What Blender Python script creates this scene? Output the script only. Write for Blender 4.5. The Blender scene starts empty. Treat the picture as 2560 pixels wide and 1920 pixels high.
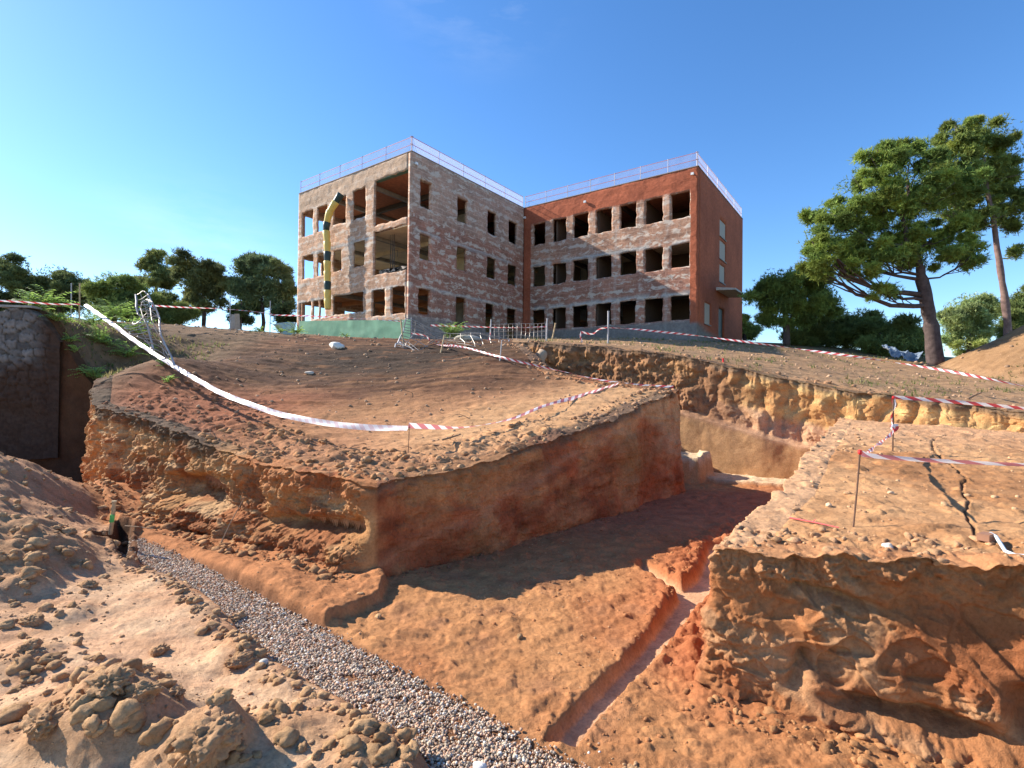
import bpy, math, random
import numpy as np
from math import radians, sin, cos, pi
SC = bpy.context.scene
COL = SC.collection
# ------------------------------------------------------------------ camera, sky, sun, exposure
PITCH, ROLL, FPX, IW, IH = 0.0124, 0.0108, 1290.12, 2560.0, 1920.0
fw = np.array([0, cos(PITCH), sin(PITCH)]); r0 = np.array([1., 0, 0]); u0 = np.cross(r0, fw)
RT = r0*cos(ROLL)+u0*sin(ROLL); UP = u0*cos(ROLL)-r0*sin(ROLL)
cam = bpy.data.cameras.new('camera'); cam.lens = 36*FPX/IW; cam.sensor_width = 36; cam.clip_start = .05; cam.clip_end = 4000
co = bpy.data.objects.new('camera', cam); COL.objects.link(co)
from mathutils import Matrix, Vector
co.matrix_world = Matrix(((RT[0], UP[0], -fw[0], 0), (RT[1], UP[1], -fw[1], 0), (RT[2], UP[2], -fw[2], 0), (0, 0, 0, 1)))
SC.camera = co
SUN_AZ, SUN_EL = radians(-69), radians(32.2)      # azimuth from +Y towards +X
sdir = Vector((sin(SUN_AZ)*cos(SUN_EL), cos(SUN_AZ)*cos(SUN_EL), sin(SUN_EL)))
sl = bpy.data.lights.new('sun', 'SUN'); sl.energy = 5.0; sl.angle = radians(.5); sl.color = (1, .93, .82)
so = bpy.data.objects.new('sun', sl); COL.objects.link(so); so.rotation_euler = sdir.to_track_quat('Z', 'Y').to_euler()
W = bpy.data.worlds.new('World'); SC.world = W; W.use_nodes = True
nt = W.node_tree; nt.nodes.clear()
sky = nt.nodes.new('ShaderNodeTexSky'); sky.sky_type = 'NISHITA'; sky.sun_disc = False
sky.sun_elevation = SUN_EL; sky.sun_rotation = SUN_AZ; sky.air_density = 1.0; sky.dust_density = .25; sky.ozone_density = 3.2; sky.altitude = 700
bg = nt.nodes.new('ShaderNodeBackground'); bg.inputs[1].default_value = .132
wo = nt.nodes.new('ShaderNodeOutputWorld'); 
hs = nt.nodes.new('ShaderNodeHueSaturation'); hs.inputs['Saturation'].default_value = 1.2; hs.inputs['Hue'].default_value = .503

nt.links.new(sky.outputs[0], hs.inputs['Color'])
tcw = nt.nodes.new('ShaderNodeTexCoord'); mpw = nt.nodes.new('ShaderNodeMapping'); mpw.inputs['Scale'].default_value = (3, 3, 11); mpw.inputs['Rotation'].default_value = (0, .12, .4); nzw = nt.nodes.new('ShaderNodeTexNoise'); nzw.inputs['Scale'].default_value = 1.6; nzw.inputs['Detail'].default_value = 7; nzw.inputs['Roughness'].default_value = .6
nt.links.new(tcw.outputs['Generated'], mpw.inputs[0]); nt.links.new(mpw.outputs[0], nzw.inputs['Vector'])
rw = nt.nodes.new('ShaderNodeValToRGB'); rw.color_ramp.elements[0].position = .42; rw.color_ramp.elements[1].position = .85; nt.links.new(nzw.outputs[0], rw.inputs[0])
def cdir(d, r0_, r1_):
    vd = nt.nodes.new('ShaderNodeVectorMath'); vd.operation = 'DISTANCE'; vd.inputs[1].default_value = d; nt.links.new(tcw.outputs['Generated'], vd.inputs[0])
    mr = nt.nodes.new('ShaderNodeMapRange'); mr.inputs[1].default_value = r0_; mr.inputs[2].default_value = r1_; mr.inputs[3].default_value = 1; mr.inputs[4].default_value = 0; mr.interpolation_type = 'SMOOTHSTEP'; nt.links.new(vd.outputs['Value'], mr.inputs[0]); return mr
c1_ = cdir((-.06, .76, .66), .03, .2); c2_ = cdir((-.52, .84, .17), .03, .22); am = nt.nodes.new('ShaderNodeMath'); am.operation = 'MAXIMUM'; nt.links.new(c1_.outputs[0], am.inputs[0]); nt.links.new(c2_.outputs[0], am.inputs[1])
mm = nt.nodes.new('ShaderNodeMath'); mm.operation = 'MULTIPLY'; nt.links.new(am.outputs[0], mm.inputs[0]); nt.links.new(rw.outputs[0], mm.inputs[1]); mk2 = nt.nodes.new('ShaderNodeMath'); mk2.operation = 'MULTIPLY'; mk2.inputs[1].default_value = .32; nt.links.new(mm.outputs[0], mk2.inputs[0])
cm_ = nt.nodes.new('ShaderNodeMix'); cm_.data_type = 'RGBA'; nt.links.new(mk2.outputs[0], cm_.inputs[0]); nt.links.new(hs.outputs[0], cm_.inputs[6]); cm_.inputs[7].default_value = (5.2, 5.3, 5.6, 1); nt.links.new(cm_.outputs[2], bg.inputs[0]); nt.links.new(bg.outputs[0], wo.inputs[0])
SC.view_settings.view_transform = 'Standard'; SC.view_settings.look = 'None'; SC.view_settings.gamma = 1; SC.view_settings.use_curve_mapping = False
SC.view_settings.exposure = 1.0
# ------------------------------------------------------------------ picture helpers (authoring: a pixel of a 2212-wide view to a world point)
K = IW/2212
def ray(px, py):
    return fw+RT*((px*K-IW/2)/FPX)-UP*((py*K-IH/2)/FPX)
def PY(px, py, y): d = ray(px, py); return d*(y/d[1])
def PZ(px, py, z): d = ray(px, py); return d*(z/d[2])
# ------------------------------------------------------------------ noise
def _h(ix, iy, iz, s):
    n = (ix.astype(np.uint32)*np.uint32(374761393)) ^ (iy.astype(np.uint32)*np.uint32(668265263)) ^ (iz.astype(np.uint32)*np.uint32(2147483647-58)) ^ np.uint32((s*1274126177) & 0xffffffff)
    n = (n ^ (n >> np.uint32(13)))*np.uint32(1274126177); n = (n ^ (n >> np.uint32(15)))*np.uint32(2246822519); n ^= n >> np.uint32(14)
    return n.astype(np.float32)/np.float32(4294967295.)
def vn(x, y, z=None, s=1):
    x = np.asarray(x, np.float64); y = np.asarray(y, np.float64)
    fx = np.floor(x); fy = np.floor(y); tx = x-fx; ty = y-fy; ix = fx.astype(np.int64); iy = fy.astype(np.int64)
    tx = tx*tx*tx*(tx*(tx*6-15)+10); ty = ty*ty*ty*(ty*(ty*6-15)+10)
    if z is None:
        zz = np.zeros_like(ix)
        a = _h(ix, iy, zz, s); b = _h(ix+1, iy, zz, s); c = _h(ix, iy+1, zz, s); d = _h(ix+1, iy+1, zz, s)
        return ((a+(b-a)*tx)+((c+(d-c)*tx)-(a+(b-a)*tx))*ty)*2-1
    fz = np.floor(z); tz = z-fz; iz = fz.astype(np.int64); tz = tz*tz*tz*(tz*(tz*6-15)+10)
    r = []
    for k in (0, 1):
        a = _h(ix, iy, iz+k, s); b = _h(ix+1, iy, iz+k, s); c = _h(ix, iy+1, iz+k, s); d = _h(ix+1, iy+1, iz+k, s)
        p = a+(b-a)*tx; q = c+(d-c)*tx; r.append(p+(q-p)*ty)
    return (r[0]+(r[1]-r[0])*tz)*2-1
def fbm(x, y, z=None, f=1., o=4, g=.5, s=1):
    t = 0; a = 1; n = 0
    for i in range(o):
        t = t+a*vn(x*f+i*17.3, y*f-i*9.1, None if z is None else z*f+i*5.7, s+i); n += a; a *= g; f *= 2.03
    return t/n
def lump(x, y, f, s=1, th=.15, o=2):          # isolated rounded lumps 0..1
    n = 0; a = 1
    for i in range(o):
        n = n+a*np.clip((vn(x*f, y*f, None, s+i)-th)/(1-th), 0, 1)**.7; a *= .5; f *= 2.1
    return n
def sst(a, b, x): t = np.clip((x-a)/(b-a), 0, 1); return t*t*(3-2*t)
def mixc(a, b, t): return a+(b-a)*t[..., None]
def seg_dist(x, y, pts, closed=False):
    d = np.full(np.shape(x), 1e9); P = list(pts)+([pts[0]] if closed else [])
    for (ax, ay), (bx, by) in zip(P[:-1], P[1:]):
        ex, ey = bx-ax, by-ay; L = ex*ex+ey*ey
        t = np.clip(((x-ax)*ex+(y-ay)*ey)/L, 0, 1); d = np.minimum(d, (x-ax-ex*t)**2+(y-ay-ey*t)**2)
    return np.sqrt(d)
def inside(x, y, P):
    r = np.zeros(np.shape(x), bool); n = len(P)
    for i in range(n):
        ax, ay = P[i]; bx, by = P[(i+1) % n]
        if ay == by: continue
        c = ((ay > y) != (by > y)) & (x < (bx-ax)*(y-ay)/(by-ay)+ax); r ^= c
    return r
def sdf(x, y, P): d = seg_dist(x, y, P, True); return np.where(inside(x, y, P), -d, d)
class RBF:
    def __init__(s, pts, e=1.):
        P = np.array(pts, float); s.P = P[:, :2]; s.e = e; n = len(P)
        A = np.zeros((n+3, n+3)); A[:n, :n] = -np.sqrt(((P[:, None, :2]-P[None, :, :2])**2).sum(-1)+e*e)
        A[:n, n] = 1; A[:n, n+1:] = P[:, :2]; A[n:, :n] = A[:n, n:].T
        s.w = np.linalg.solve(A+1e-9*np.eye(n+3), np.concatenate([P[:, 2], [0, 0, 0]]))
    def __call__(s, x, y):
        n = len(s.P); r = s.w[n]+s.w[n+1]*x+s.w[n+2]*y
        for (a, b), w in zip(s.P, s.w[:n]): r = r-w*np.sqrt((x-a)**2+(y-b)**2+s.e**2)
        return r
# ------------------------------------------------------------------ materials
def newmat(n):
    m = bpy.data.materials.new(n); m.use_nodes = True; return m, m.node_tree, m.node_tree.nodes['Principled BSDF']
def N(t, ty, **k):
    n = t.nodes.new(ty)
    for a, b in k.items():
        if a in n.inputs: n.inputs[a].default_value = b
        else: setattr(n, a, b)
    return n
def ramp(t, src, st):
    r = t.nodes.new('ShaderNodeValToRGB'); e = r.color_ramp.elements
    while len(e) < len(st): e.new(.5)
    for q, (p, c) in zip(e, st): q.position = p; q.color = (*c, 1) if len(c) == 3 else c
    t.links.new(src, r.inputs[0]); return r
def soil_mat(name, bump=1., scale=1., fine=1.):
    m, t, b = newmat(name); L = t.links.new
    at = N(t, 'ShaderNodeAttribute', attribute_name='Col'); tc = N(t, 'ShaderNodeTexCoord')
    n1 = N(t, 'ShaderNodeTexNoise', Scale=3.1*scale, Detail=6., Roughness=.65); n2 = N(t, 'ShaderNodeTexNoise', Scale=31*scale, Detail=5., Roughness=.7)
    n3 = N(t, 'ShaderNodeTexNoise', Scale=95.*scale, Detail=6., Roughness=.7); vo = N(t, 'ShaderNodeTexVoronoi', Scale=22.*scale)
    for n in (n1, n2, n3, vo): L(tc.outputs['Object'], n.inputs['Vector'])
    r1 = ramp(t, n1.outputs[0], [(.3, (.74, .70, .66)), (.52, (1, 1, 1)), (.72, (1.22, 1.2, 1.16))])
    r2 = ramp(t, n2.outputs[0], [(.28, (.72, .68, .66)), (.5, (1, 1, 1)), (.75, (1.25, 1.25, 1.25))])
    r3 = ramp(t, n3.outputs[0], [(.62, (1, 1, 1)), (.74, (1.5, 1.5, 1.5))])
    x = at.outputs['Color']
    for r in (r1, r2, r3):
        mx = N(t, 'ShaderNodeMix', data_type='RGBA', blend_type='MULTIPLY'); mx.inputs[0].default_value = 1
        L(x, mx.inputs[6]); L(r.outputs[0], mx.inputs[7]); x = mx.outputs[2]
    L(x, b.inputs['Base Color']); b.inputs['Roughness'].default_value = .95; b.inputs['Specular IOR Level'].default_value = .15
    b1 = N(t, 'ShaderNodeBump', Strength=.55*bump, Distance=.03); b2 = N(t, 'ShaderNodeBump', Strength=.85*fine, Distance=.010)
    rn = N(t, 'ShaderNodeTexNoise', noise_type='RIDGED_MULTIFRACTAL'); rn.inputs['Scale'].default_value = 14*scale; rn.inputs['Detail'].default_value = 6; rn.inputs['Roughness'].default_value = .55; L(tc.outputs['Object'], rn.inputs['Vector'])
    ma = N(t, 'ShaderNodeMath', operation='MULTIPLY_ADD'); ma.inputs[1].default_value = -.35
    L(rn.outputs[0], ma.inputs[0]); L(n2.outputs[0], ma.inputs[2])
    L(ma.outputs[0], b1.inputs['Height']); L(n3.outputs[0], b2.inputs['Height']); L(b1.outputs[0], b2.inputs['Normal']); L(b2.outputs[0], b.inputs['Normal'])
    return m
def plain(name, c, rough=.7, var=.15, sc=8., metal=0., bump=0., spec=.3, alpha=1.):
    m, t, b = newmat(name); L = t.links.new
    tc = N(t, 'ShaderNodeTexCoord'); n = N(t, 'ShaderNodeTexNoise', Scale=sc, Detail=5., Roughness=.6); L(tc.outputs['Object'], n.inputs['Vector'])
    r = ramp(t, n.outputs[0], [(.3, tuple(v*(1-var) for v in c)), (.7, tuple(min(1, v*(1+var)) for v in c))])
    L(r.outputs[0], b.inputs['Base Color']); b.inputs['Roughness'].default_value = rough; b.inputs['Metallic'].default_value = metal
    b.inputs['Specular IOR Level'].default_value = spec; b.inputs['Alpha'].default_value = alpha
    if bump:
        bp = N(t, 'ShaderNodeBump', Strength=bump, Distance=.02); L(n.outputs[0], bp.inputs['Height']); L(bp.outputs[0], b.inputs['Normal'])
    return m
def colmat(name, rough=.8, trans=0., var=.25, sc=9.):
    m, t, b = newmat(name); L = t.links.new
    at = N(t, 'ShaderNodeAttribute', attribute_name='Col'); tc = N(t, 'ShaderNodeTexCoord')
    n = N(t, 'ShaderNodeTexNoise', Scale=sc, Detail=3.); L(tc.outputs['Object'], n.inputs['Vector'])
    r = ramp(t, n.outputs[0], [(.3, (1-var,)*3), (.7, (1+var,)*3)])
    mx = N(t, 'ShaderNodeMix', data_type='RGBA', blend_type='MULTIPLY'); mx.inputs[0].default_value = 1
    L(at.outputs['Color'], mx.inputs[6]); L(r.outputs[0], mx.inputs[7]); L(mx.outputs[2], b.inputs['Base Color'])
    b.inputs['Roughness'].default_value = rough; b.inputs['Specular IOR Level'].default_value = .2
    if trans:
        tr = N(t, 'ShaderNodeBsdfTranslucent'); L(mx.outputs[2], tr.inputs[0]); ms = N(t, 'ShaderNodeMixShader'); ms.inputs[0].default_value = trans
        L(b.outputs[0], ms.inputs[1]); L(tr.outputs[0], ms.inputs[2]); L(ms.outputs[0], t.nodes['Material Output'].inputs[0])
    return m
# ------------------------------------------------------------------ mesh helpers
def mk(name, V, F, mat=None, parent=None, col=None, smooth=False):
    V = np.asarray(V, np.float32).reshape(-1, 3); me = bpy.data.meshes.new(name)
    if isinstance(F, np.ndarray):
        k = F.shape[1]; me.vertices.add(len(V)); me.vertices.foreach_set('co', V.ravel())
        me.loops.add(F.size); me.loops.foreach_set('vertex_index', F.astype(np.int32).ravel())
        me.polygons.add(len(F)); me.polygons.foreach_set('loop_start', np.arange(0, F.size, k, dtype=np.int32))
        try: me.polygons.foreach_set('loop_total', np.full(len(F), k, np.int32))
        except Exception: pass
        me.update(calc_edges=True)
    else:
        me.from_pydata([tuple(map(float, v)) for v in V], [], F)
    if col is not None:
        a = me.color_attributes.new('Col', 'FLOAT_COLOR', 'POINT'); c = np.ones((len(V), 4), np.float32); c[:, :3] = np.asarray(col).reshape(-1, 3) if np.ndim(col) > 1 else col
        a.data.foreach_set('color', c.ravel())
    if smooth: me.polygons.foreach_set('use_smooth', np.ones(len(me.polygons), bool))
    if mat: me.materials.append(mat)
    o = bpy.data.objects.new(name, me); COL.objects.link(o)
    if parent: o.parent = parent
    return o
def grid_faces(n, m, mask=None):
    i = np.arange(n*m).reshape(n, m); a = i[:-1, :-1]; b = i[:-1, 1:]; c = i[1:, 1:]; d = i[1:, :-1]
    F = np.stack([a, b, c, d], -1)
    if mask is not None: F = F[mask[:-1, :-1] & mask[1:, 1:] & mask[:-1, 1:] & mask[1:, :-1]]
    return F.reshape(-1, 4)
def compact(V, F, col):
    u, inv = np.unique(F, return_inverse=True); return V.reshape(-1, 3)[u], inv.reshape(F.shape), col.reshape(-1, 3)[u]
class MB:
    def __init__(s): s.v = []; s.f = []
    def add(s, V, F): n = len(s.v); s.v += [tuple(map(float, q)) for q in V]; s.f += [tuple(n+i for i in f) for f in F]; return s
    def box(s, o, ex, ey, ez):      # corner + edge vectors
        o, ex, ey, ez = map(np.array, (o, ex, ey, ez))
        P = [o, o+ex, o+ex+ey, o+ey]; P += [p+ez for p in P]
        return s.add(P, [(0, 3, 2, 1), (4, 5, 6, 7), (0, 1, 5, 4), (1, 2, 6, 5), (2, 3, 7, 6), (3, 0, 4, 7)])
    def tube(s, pts, r, n=6, cap=True):
        pts = [np.array(p, float) for p in pts]; R_ = r if hasattr(r, '__len__') else [r]*len(pts); V = []; pn = None
        for i, p in enumerate(pts):
            d = pts[min(i+1, len(pts)-1)]-pts[max(i-1, 0)]; d = d/(np.linalg.norm(d)+1e-9)
            a = np.array([0, 0, 1.]) if abs(d[2]) < .9 else np.array([1., 0, 0])
            if pn is not None and np.linalg.norm(np.cross(d, pn)) > .1: a = pn
            e = np.cross(d, a); e /= np.linalg.norm(e); g = np.cross(e, d); pn = g
            V += [p+(e*cos(2*pi*k/n)+g*sin(2*pi*k/n))*R_[i] for k in range(n)]
        F = [(i*n+k, i*n+(k+1) % n, (i+1)*n+(k+1) % n, (i+1)*n+k) for i in range(len(pts)-1) for k in range(n)]
        if cap: F += [tuple(range(n-1, -1, -1)), tuple((len(pts)-1)*n+k for k in range(n))]
        return s.add(V, F)
    def build(s, name, mat, parent=None, smooth=False, col=None): return mk(name, s.v, s.f, mat, parent, col, smooth)
def tag(o, label=None, cat=None, group=None, kind=None):
    if label: o['label'] = label
    if cat: o['category'] = cat
    if group: o['group'] = group
    if kind: o['kind'] = kind
    return o
def empty(name, loc, label, cat, group=None):
    o = bpy.data.objects.new(name, None); COL.objects.link(o); o.location = [float(v) for v in loc]; return tag(o, label, cat, group)
def child(o, parent):           # mesh written in world space -> keep place under a moved empty
    o.parent = parent; o.matrix_parent_inverse = Matrix.Translation(-Vector(parent.location)); return o
rng = np.random.default_rng(7); random.seed(7)
def ico(sub):
    import bmesh
    bm = bmesh.new(); bmesh.ops.create_icosphere(bm, subdivisions=sub, radius=1); V = np.array([v.co[:] for v in bm.verts]); F = np.array([[v.index for v in f.verts] for f in bm.faces]); bm.free(); return V, F
# ------------------------------------------------------------------ plan of the excavation
zF = -2.6
K1 = (-1.86, 7.12); K2 = (4.46, 13.66); E1 = (-10.7, 13.15); C5 = (-13.9, 17.4)
W5 = [(-40, 13.5), (-22, 16.2), (-15.4, 17.2), C5]
W6 = [C5, E1]
W1 = [E1, (-10.1, 12.75), (-6.4, 10.15), (-3.35, 7.98), K1]
W2 = [K1, (-.78, 8.2), (1.9, 10.93), (3.3, 12.4), K2]
W4 = [K2, (3.03, 14.65), (1.6, 15.8), (1.1, 16.7), (.8, 18.), (.5, 19.6), (.2, 20.8)]  # hidden back edge, shaped to cast shade onto the terrace wall
W3 = [(.2, 20.8), (2.5, 19.3), (5.35, 17.3), (8.2, 15.3), (10.3, 13.9), (12.3, 12.4), (18, 8.4), (26, 3.)]
PIT = W5+W6[1:]+W1[1:]+W2[1:]+W4[1:]+W3[1:]+[(26, -12), (-40, -12)]
RBL = [(1.8, 4.62), (2.5, 5.45), (3.35, 6.4), (6.0, 10.1), (9.3, 14.7)]
RBF_ = [(1.8, 4.62), (2.7, 4.2), (3.65, 3.68), (6.2, 2.2), (9.5, 0.)]
RBP = RBL+[(30, 5), (20, -3), (9.5, 0), (6.2, 2.2), (3.65, 3.68), (2.7, 4.2)]
def fixz(p, lo=0.): x, y, z = p; r = x/y if y > 3 else 0; return (x, y, z-max(0, .0027-.0206*r)*y) if r < -lo else p
UPC = RBF([fixz(p) for p in [(-10.7,13.15,-.2),(-13.9,17.4,.2),(-14.6,17.3,1.05),(-12.4,16.2,.35),(-14.5,20,2.1),(-9.14,12.0,-.45),(-6.4,10.1,-.8),(-4.84,9.04,-1.08),(-3.35,8.0,-1.18),(-1.86,7.15,-1.29),
 (-.78,8.16,-1.2),(.82,9.8,-.93),(1.9,10.9,-.73),(3.26,12.3,-.27),(4.2,13.4,0.),(3.03,14.65,.29),(.71,16.3,.67),(-.44,17.1,1.07),
 (.2,20.8,1.9),(2.5,19.3,1.7),(5.35,17.3,1.2),(8.2,15.3,.4),(10.3,13.9,-.05),(12.3,12.4,-.4),(18,8.4,-1.1),(26,3,-1.8),
 (-15.5,17.2,2.6),(-17,17.1,2.65),(-22,16.3,2.7),(-40,13,2.8),(-3,11,-.95),(-6,13,-.45),(-2,13,-.35),(-3,16,.4),(-6.5,18,.85),(-9,16,.55),(-11,16,1.1),(-2,19,1.3),(-4,22,2.0),(-6,25,2.6),(-6,29,2.95),
 (-13,21,2.25),(-13,27,3.2),(-20,30,4.0),(-15,36,4.1),(-20,20,3.1),(1.5,30,3.),(5,29,3.),(11,32,3.2),(16,36,3.5),(19,42,4.1),(22,38,3.6),(28,36,2.8),(24.3,28,1.3),(21,26,1.55),
 (3,24,2.2),(16,20,.55),(24,16,-.4),(40,20,0.),(40,40,2.),(0,50,3.6),(-30,50,3.9),(30,55,3.0),(-45,30,3.8)]], 1.2)
def up_base(x, y):
    h = UPC(x, y); far = sst(42, 60, np.sqrt(x*x+y*y)); h = h*(1-far)+3.2*far
    h = h-far*np.clip((np.sqrt(x*x+y*y)-60)/600, 0, 1)*30
    # spoil heap at the right
    r = np.sqrt(((x-25.3)/1.0)**2+((y-23.)/1.0)**2); h = h+np.clip(3.75*(1-r/4.9), 0, 3.3)*(1+.05*fbm(x, y, None, .8, 3, s=5))
    return h
def up_h(x, y):
    h = up_base(x, y); d = np.sqrt(x*x+y*y); near = 1-sst(24, 40, d)
    h = h+.06*fbm(x, y, None, .55, 3, s=11)*near+.05*fbm(x*.5, y*1.3, None, 2.2, 4, .6, s=12)*near
    loose = np.exp(-((seg_dist(x, y, W1)-1.2)/1.3)**2)*sst(-.2, .3, seg_dist(x, y, W1)+.3)
    l2 = np.exp(-((seg_dist(x, y, [(-9.5, 13.5), (-5, 10.4), (-2.4, 8.4), (.5, 10.2)]))/.75)**2)
    h = h+(lump(x, y, 2.6, 21)*.09+lump(x+3, y, 6.5, 25)*.045)*l2*near+.035*np.abs(fbm(x, y, None, 3.5, 4, .55, s=14))*near
    # rills and tracks on the bank
    h = h-.04*sst(.35, .75, vn(x*.7, y*3.2+x*.4, None, 31))*near
    return h
def rb_h(x, y):
    e = seg_dist(x, y, RBF_)
    h = RBT(x, y)+.02*fbm(x, y, None, 1., 3, s=41)+.022*fbm(x, y, None, 4., 5, .6, s=42)
    h = h+(lump(x, y, 3.6, 43, .25)*.055+lump(x, y, 8.5, 47, .2)*.035)*np.exp(-(e/.8)**2)+lump(x, y, 5., 49, .45)*.04
    h = h+.03*np.sin((x*.35+y*.94)*9+fbm(x, y, None, .8, 2, s=44)*3)*sst(9.5, 10.5, y)*.6
    for c, w in CRACK: h = h-.03*np.exp(-(seg_dist(x+.02*vn(x*6, y*6, None, 3), y+.02*vn(x*9, y*9, None, 4), c)/w)**4)
    return h
RBT = RBF([(1.8,4.62,-1.41),(2.7,4.2,-1.34),(3.65,3.68,-1.27),(6.2,2.2,-1.2),(9.5,0,-1.2),(3.35,6.4,-1.2),(6,10.1,-.9),(9.3,14.7,-.7),(12.3,12.4,-.87),(5,6,-1.15),(8.,9.,-1.),(18,6,-1.4),(12,5,-1.15),(30,3,-2)], .6)
def cz(px, py):
    z = -1.1
    for _ in range(6): p = PZ(px, py, z); z = float(RBT(p[0], p[1]))
    return (p[0], p[1])
CRACK = [([cz(2045, 938), cz(2012, 950), cz(2018, 975), cz(2085, 1030)], .016), ([cz(2085, 1040), cz(2076, 1062), cz(2092, 1085), cz(2088, 1110), cz(2108, 1160)], .013)]
# low ground
gz = -2.6
GRAV = [PZ(px, py, gz)[:2] for px, py in [(262,1158),(300,1162),(420,1210),(600,1305),(705,1362),(850,1440),(1000,1510),(1110,1575),(1180,1618),(1290,1665),(1450,1760),(1300,1800),(960,1720),(905,1640),(860,1590),(700,1500),(600,1440),(545,1400),(480,1330),(400,1270),(280,1200)]]
SHELF = [PZ(px, py, -2.45)[:2] for px, py in [(150,1050),(200,1068),(300,1162),(420,1206),(600,1300),(690,1338),(830,1272),(845,1240),(780,1150),(400,1020)]]
CHAN = [PZ(px, py, -2.66)[:2] for px, py in [(1178,1612),(1215,1570),(1290,1490),(1360,1420),(1420,1350),(1462,1290),(1400,1245),(1372,1225),(1388,1218),(1425,1240),(1475,1268),(1502,1250),(1520,1210),(1530,1180),(1560,1180),(1560,1250),(1528,1295),(1478,1350),(1420,1420),(1350,1495),(1290,1560),(1240,1625)]]
LOW = RBF([fixz(p, .7) for p in [(-9,9,-1.05),(-9.3,10.3,-1.5),(-10.2,12.4,-2.35),(-12,12,-3.),(-13,15,-3.2),(-14,8,-.9),(-6.8,6.9,-1.85),(-5.9,6,-2.1),(-4.8,4.8,-2.32),(-3.2,3.3,-2.38),(-5.5,7.2,-2.4),(-7.9,9.7,-2.3),(-7.2,9.6,-2.42),
 (-6.4,9.,-2.5),(-4.2,7,-2.55),(-2.6,5.4,-2.56),(-1.,3.9,-2.57),(-.2,3.,-2.57),(-2.2,4.4,-2.5),(-3.6,5.6,-2.46),(-1.5,2.5,-2.45),(0,0,-2.4),(-6,0,-2.2),(1,3.5,-2.6),(3,3,-2.6),(0,7,-2.6),(2,7.5,-2.6),(5,12,-2.62),(8,16,-2.62),(0,18,-2.6),(-6,14,-2.6),
 (-1.7,7,-2.6),(10,10,-2.6),(15,0,-2.6),(-10.5,13.5,-2.6),(-20,14,-2.6),(-20,5,-.8),(6,0,-2.55)]], .8)
BIGC = [  # mounds of lumps on the left ground: px, py, radius m, height m
 (60,1235,.75,.30),(30,1290,.45,.16),(250,1500,.42,.13),(300,1580,.40,.15),(230,1600,.42,.14),(120,1560,.5,.15),(60,1430,.4,.08),(450,1620,.24,.15),(180,1440,.25,.08),(520,1390,.24,.12),(470,1650,.5,.1),(720,1600,.35,.08),(840,1640,.4,.09),(640,1540,.3,.06),(140,1330,.25,.06),(420,1640,.3,.12)]
BIGC = [(PZ(a, b, -2.45)[0], PZ(a, b, -2.45)[1], r, h) for a, b, r, h in BIGC]
HOLE = [PZ(px, py, -2.45)[:2] for px, py in [(196,1165),(240,1150),(255,1118),(283,1122),(280,1160),(276,1205),(262,1195),(245,1170),(210,1182)]]
def low_parts(x, y):
    wx = x+.035*fbm(x, y, None, 3., 3, s=61); wy = y+.035*fbm(x, y, None, 3., 3, s=62)
    g = sdf(wx, wy, GRAV); sh = sdf(wx, wy, SHELF); ch = sdf(x+.02*fbm(x, y, None, 7., 3, s=63), y+.02*fbm(x, y, None, 7., 3, s=64), CHAN)
    left = inside(x, y, [(-60, -20), (-60, 40), (-14, 14), (-7.0, 9.4)]+[tuple(p) for p in GRAV[-1:10:-1]][::1]+[(1.2, 1.5), (1.2, -20)])
    return g, sh, ch, left
GL = [tuple(p) for p in [GRAV[-1]]+GRAV[-2:11:-1]]
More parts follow.
